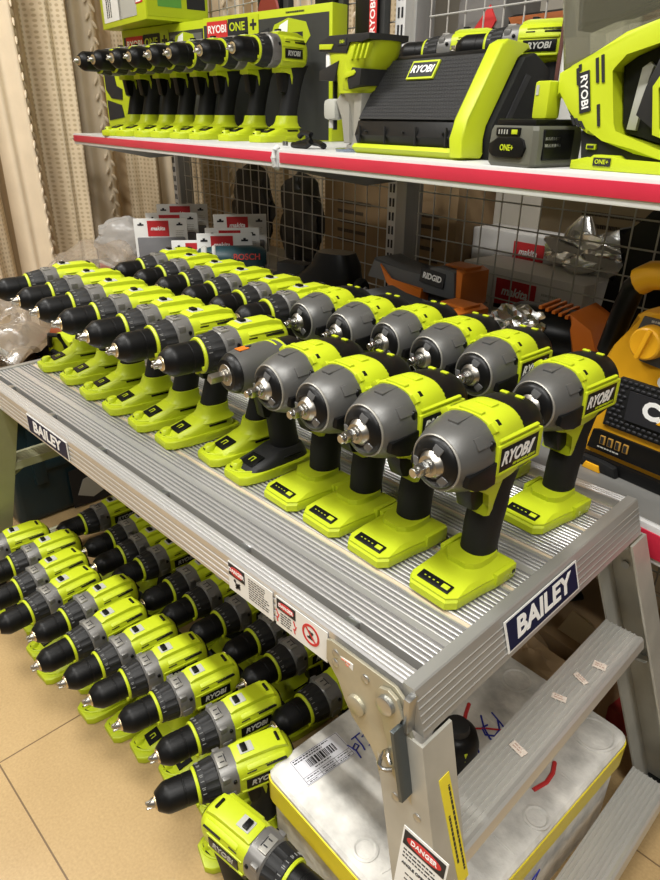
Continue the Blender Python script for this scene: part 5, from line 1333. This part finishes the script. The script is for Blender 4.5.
curtain('curtain', 'champagne patterned curtain at the far left of the photo', [(-2.30, -.30), (-2.36, .30), (-2.34, .62), (-2.38, .88)], -.44, 1.75, .06, 1.0)
curtain('curtain', 'champagne patterned curtain hanging behind the left end of the shelving', [(-2.46, .84), (-2.42, 1.10), (-2.30, 1.38), (-1.85, 1.66), (-1.45, 1.72)], -.44, 1.75, .30, 2.2)
# ------------------------------------------------------------------ room and light
def area(name, loc, rot, sx, sy, power, col=(1, .985, .95)):
    l = bpy.data.lights.new(name, 'AREA'); l.shape = 'RECTANGLE'; l.size = sx; l.size_y = sy; l.energy = power; l.color = col
    o = bpy.data.objects.new(name, l); COL.objects.link(o); o.location = loc; o.rotation_euler = [R(a) for a in rot]; return o
# floor tiles: grid lines at x = -.643 and y = -.213, tiles of .6 m
bm = nb()
vs = [bm.verts.new(p) for p in ((-3.2, -3.2, 0), (2.6, -3.2, 0), (2.6, 2.6, 0), (-3.2, 2.6, 0))]; bm.faces.new(vs)
r = bmesh.ops.extrude_face_region(bm, geom=bm.faces[:])
for g in r['geom']:
    if isinstance(g, bmesh.types.BMVert): g.co.z -= .05
fl = struct(obj('floor', bm, None or FOAM)); fl.location = (0, 0, FLOOR)
fm = bpy.data.materials.new('floor_tile'); fm.use_nodes = True; nt = fm.node_tree; b = nt.nodes['Principled BSDF']
tc = nt.nodes.new('ShaderNodeTexCoord'); sep = nt.nodes.new('ShaderNodeSeparateXYZ'); nt.links.new(tc.outputs['Object'], sep.inputs[0])
def mth(op, a, bv=None):
    n = nt.nodes.new('ShaderNodeMath'); n.operation = op
    if isinstance(a, (int, float)): n.inputs[0].default_value = a
    else: nt.links.new(a, n.inputs[0])
    if bv is not None:
        if isinstance(bv, (int, float)): n.inputs[1].default_value = bv
        else: nt.links.new(bv, n.inputs[1])
    return n.outputs[0]
def line(axis, off):
    u = mth('ADD', axis, off); u = mth('DIVIDE', u, .6); u = mth('ADD', u, 40.5); u = mth('FRACT', u); u = mth('SUBTRACT', u, .5); u = mth('ABSOLUTE', u); return mth('LESS_THAN', u, .0021)
g = mth('MAXIMUM', line(sep.outputs['X'], .643), line(sep.outputs['Y'], .213))
n1 = nt.nodes.new('ShaderNodeTexNoise'); n1.inputs['Scale'].default_value = 260; n1.inputs['Detail'].default_value = 2; nt.links.new(tc.outputs['Object'], n1.inputs['Vector'])
n2 = nt.nodes.new('ShaderNodeTexNoise'); n2.inputs['Scale'].default_value = 5; nt.links.new(tc.outputs['Object'], n2.inputs['Vector'])
cr = nt.nodes.new('ShaderNodeValToRGB'); cr.color_ramp.elements[0].color = (.38, .255, .115, 1); cr.color_ramp.elements[1].color = (.50, .35, .17, 1)
cr.color_ramp.elements[0].position = .3; cr.color_ramp.elements[1].position = .7
s = mth('ADD', mth('MULTIPLY', n1.outputs['Fac'], .55), mth('MULTIPLY', n2.outputs['Fac'], .45)); nt.links.new(s, cr.inputs[0])
mx = nt.nodes.new('ShaderNodeMix'); mx.data_type = 'RGBA'; nt.links.new(g, mx.inputs['Factor']); nt.links.new(cr.outputs[0], mx.inputs[6]); mx.inputs[7].default_value = (.16, .10, .05, 1)
nt.links.new(mx.outputs[2], b.inputs['Base Color']); b.inputs['Roughness'].default_value = .28
fl.data.materials[0] = fm
WALLM = nmat('wall_paint', (.42, .39, .33), .8, var=.05, vscale=3)
bm = nb(); bm_box(bm, (-.3, 2.15, .85), (5.8, .1, 2.8)); struct(obj('wall_back', bm, WALLM))
bm = nb(); bm_box(bm, (-2.95, -.3, .85), (.1, 4.8, 2.8)); struct(obj('wall_left', bm, WALLM))
CEILM = nmat('ceiling_paint', (.55, .54, .52), .9)
bm = nb(); bm_box(bm, (-.3, -.3, 2.3), (5.8, 5.0, .1)); struct(obj('ceiling', bm, CEILM))
EM = bpy.data.materials.new('lit_tube'); EM.use_nodes = True; e = EM.node_tree.nodes['Principled BSDF']; e.inputs['Emission Color'].default_value = (1, .95, .86, 1); e.inputs['Emission Strength'].default_value = 6
for k, (x, y) in enumerate(((-1.5, -.45), (.2, -.45), (-.6, -1.9), (1.55, -.95))):  # the last fixture is an added, unseen one that brightens right-end faces
    t = thing('ceiling_light', ('white ceiling tube light over the left of the aisle', 'white ceiling tube light over the right of the aisle', 'white ceiling tube light behind the viewer', 'added ceiling tube light at the far right, brightening the platform right end')[k], 'light', (x, y, 2.25))
    bm = nb(); bm_box(bm, (0, 0, -.02), (1.24, .09, .04), .008); obj('housing', bm, WHITE, t)
    bm = nb(); bm_lathe(bm, [(-.60, .013), (.60, .013)], (0, -.055), 12, 'x'); obj('tube', bm, EM, t)
    area('tube_light', (x, y, 2.15), (0, 0, 0), 1.2, .12, (40, 34, 28, 26)[k])
w = bpy.data.worlds.new('world'); SC.world = w; w.use_nodes = True
w.node_tree.nodes['Background'].inputs[0].default_value = (1.0, .98, .95, 1); w.node_tree.nodes['Background'].inputs[1].default_value = .12
vs = SC.view_settings; vs.view_transform = 'Standard'; vs.look = 'None'; vs.gamma = 1; vs.use_curve_mapping = False; vs.exposure = 0.37
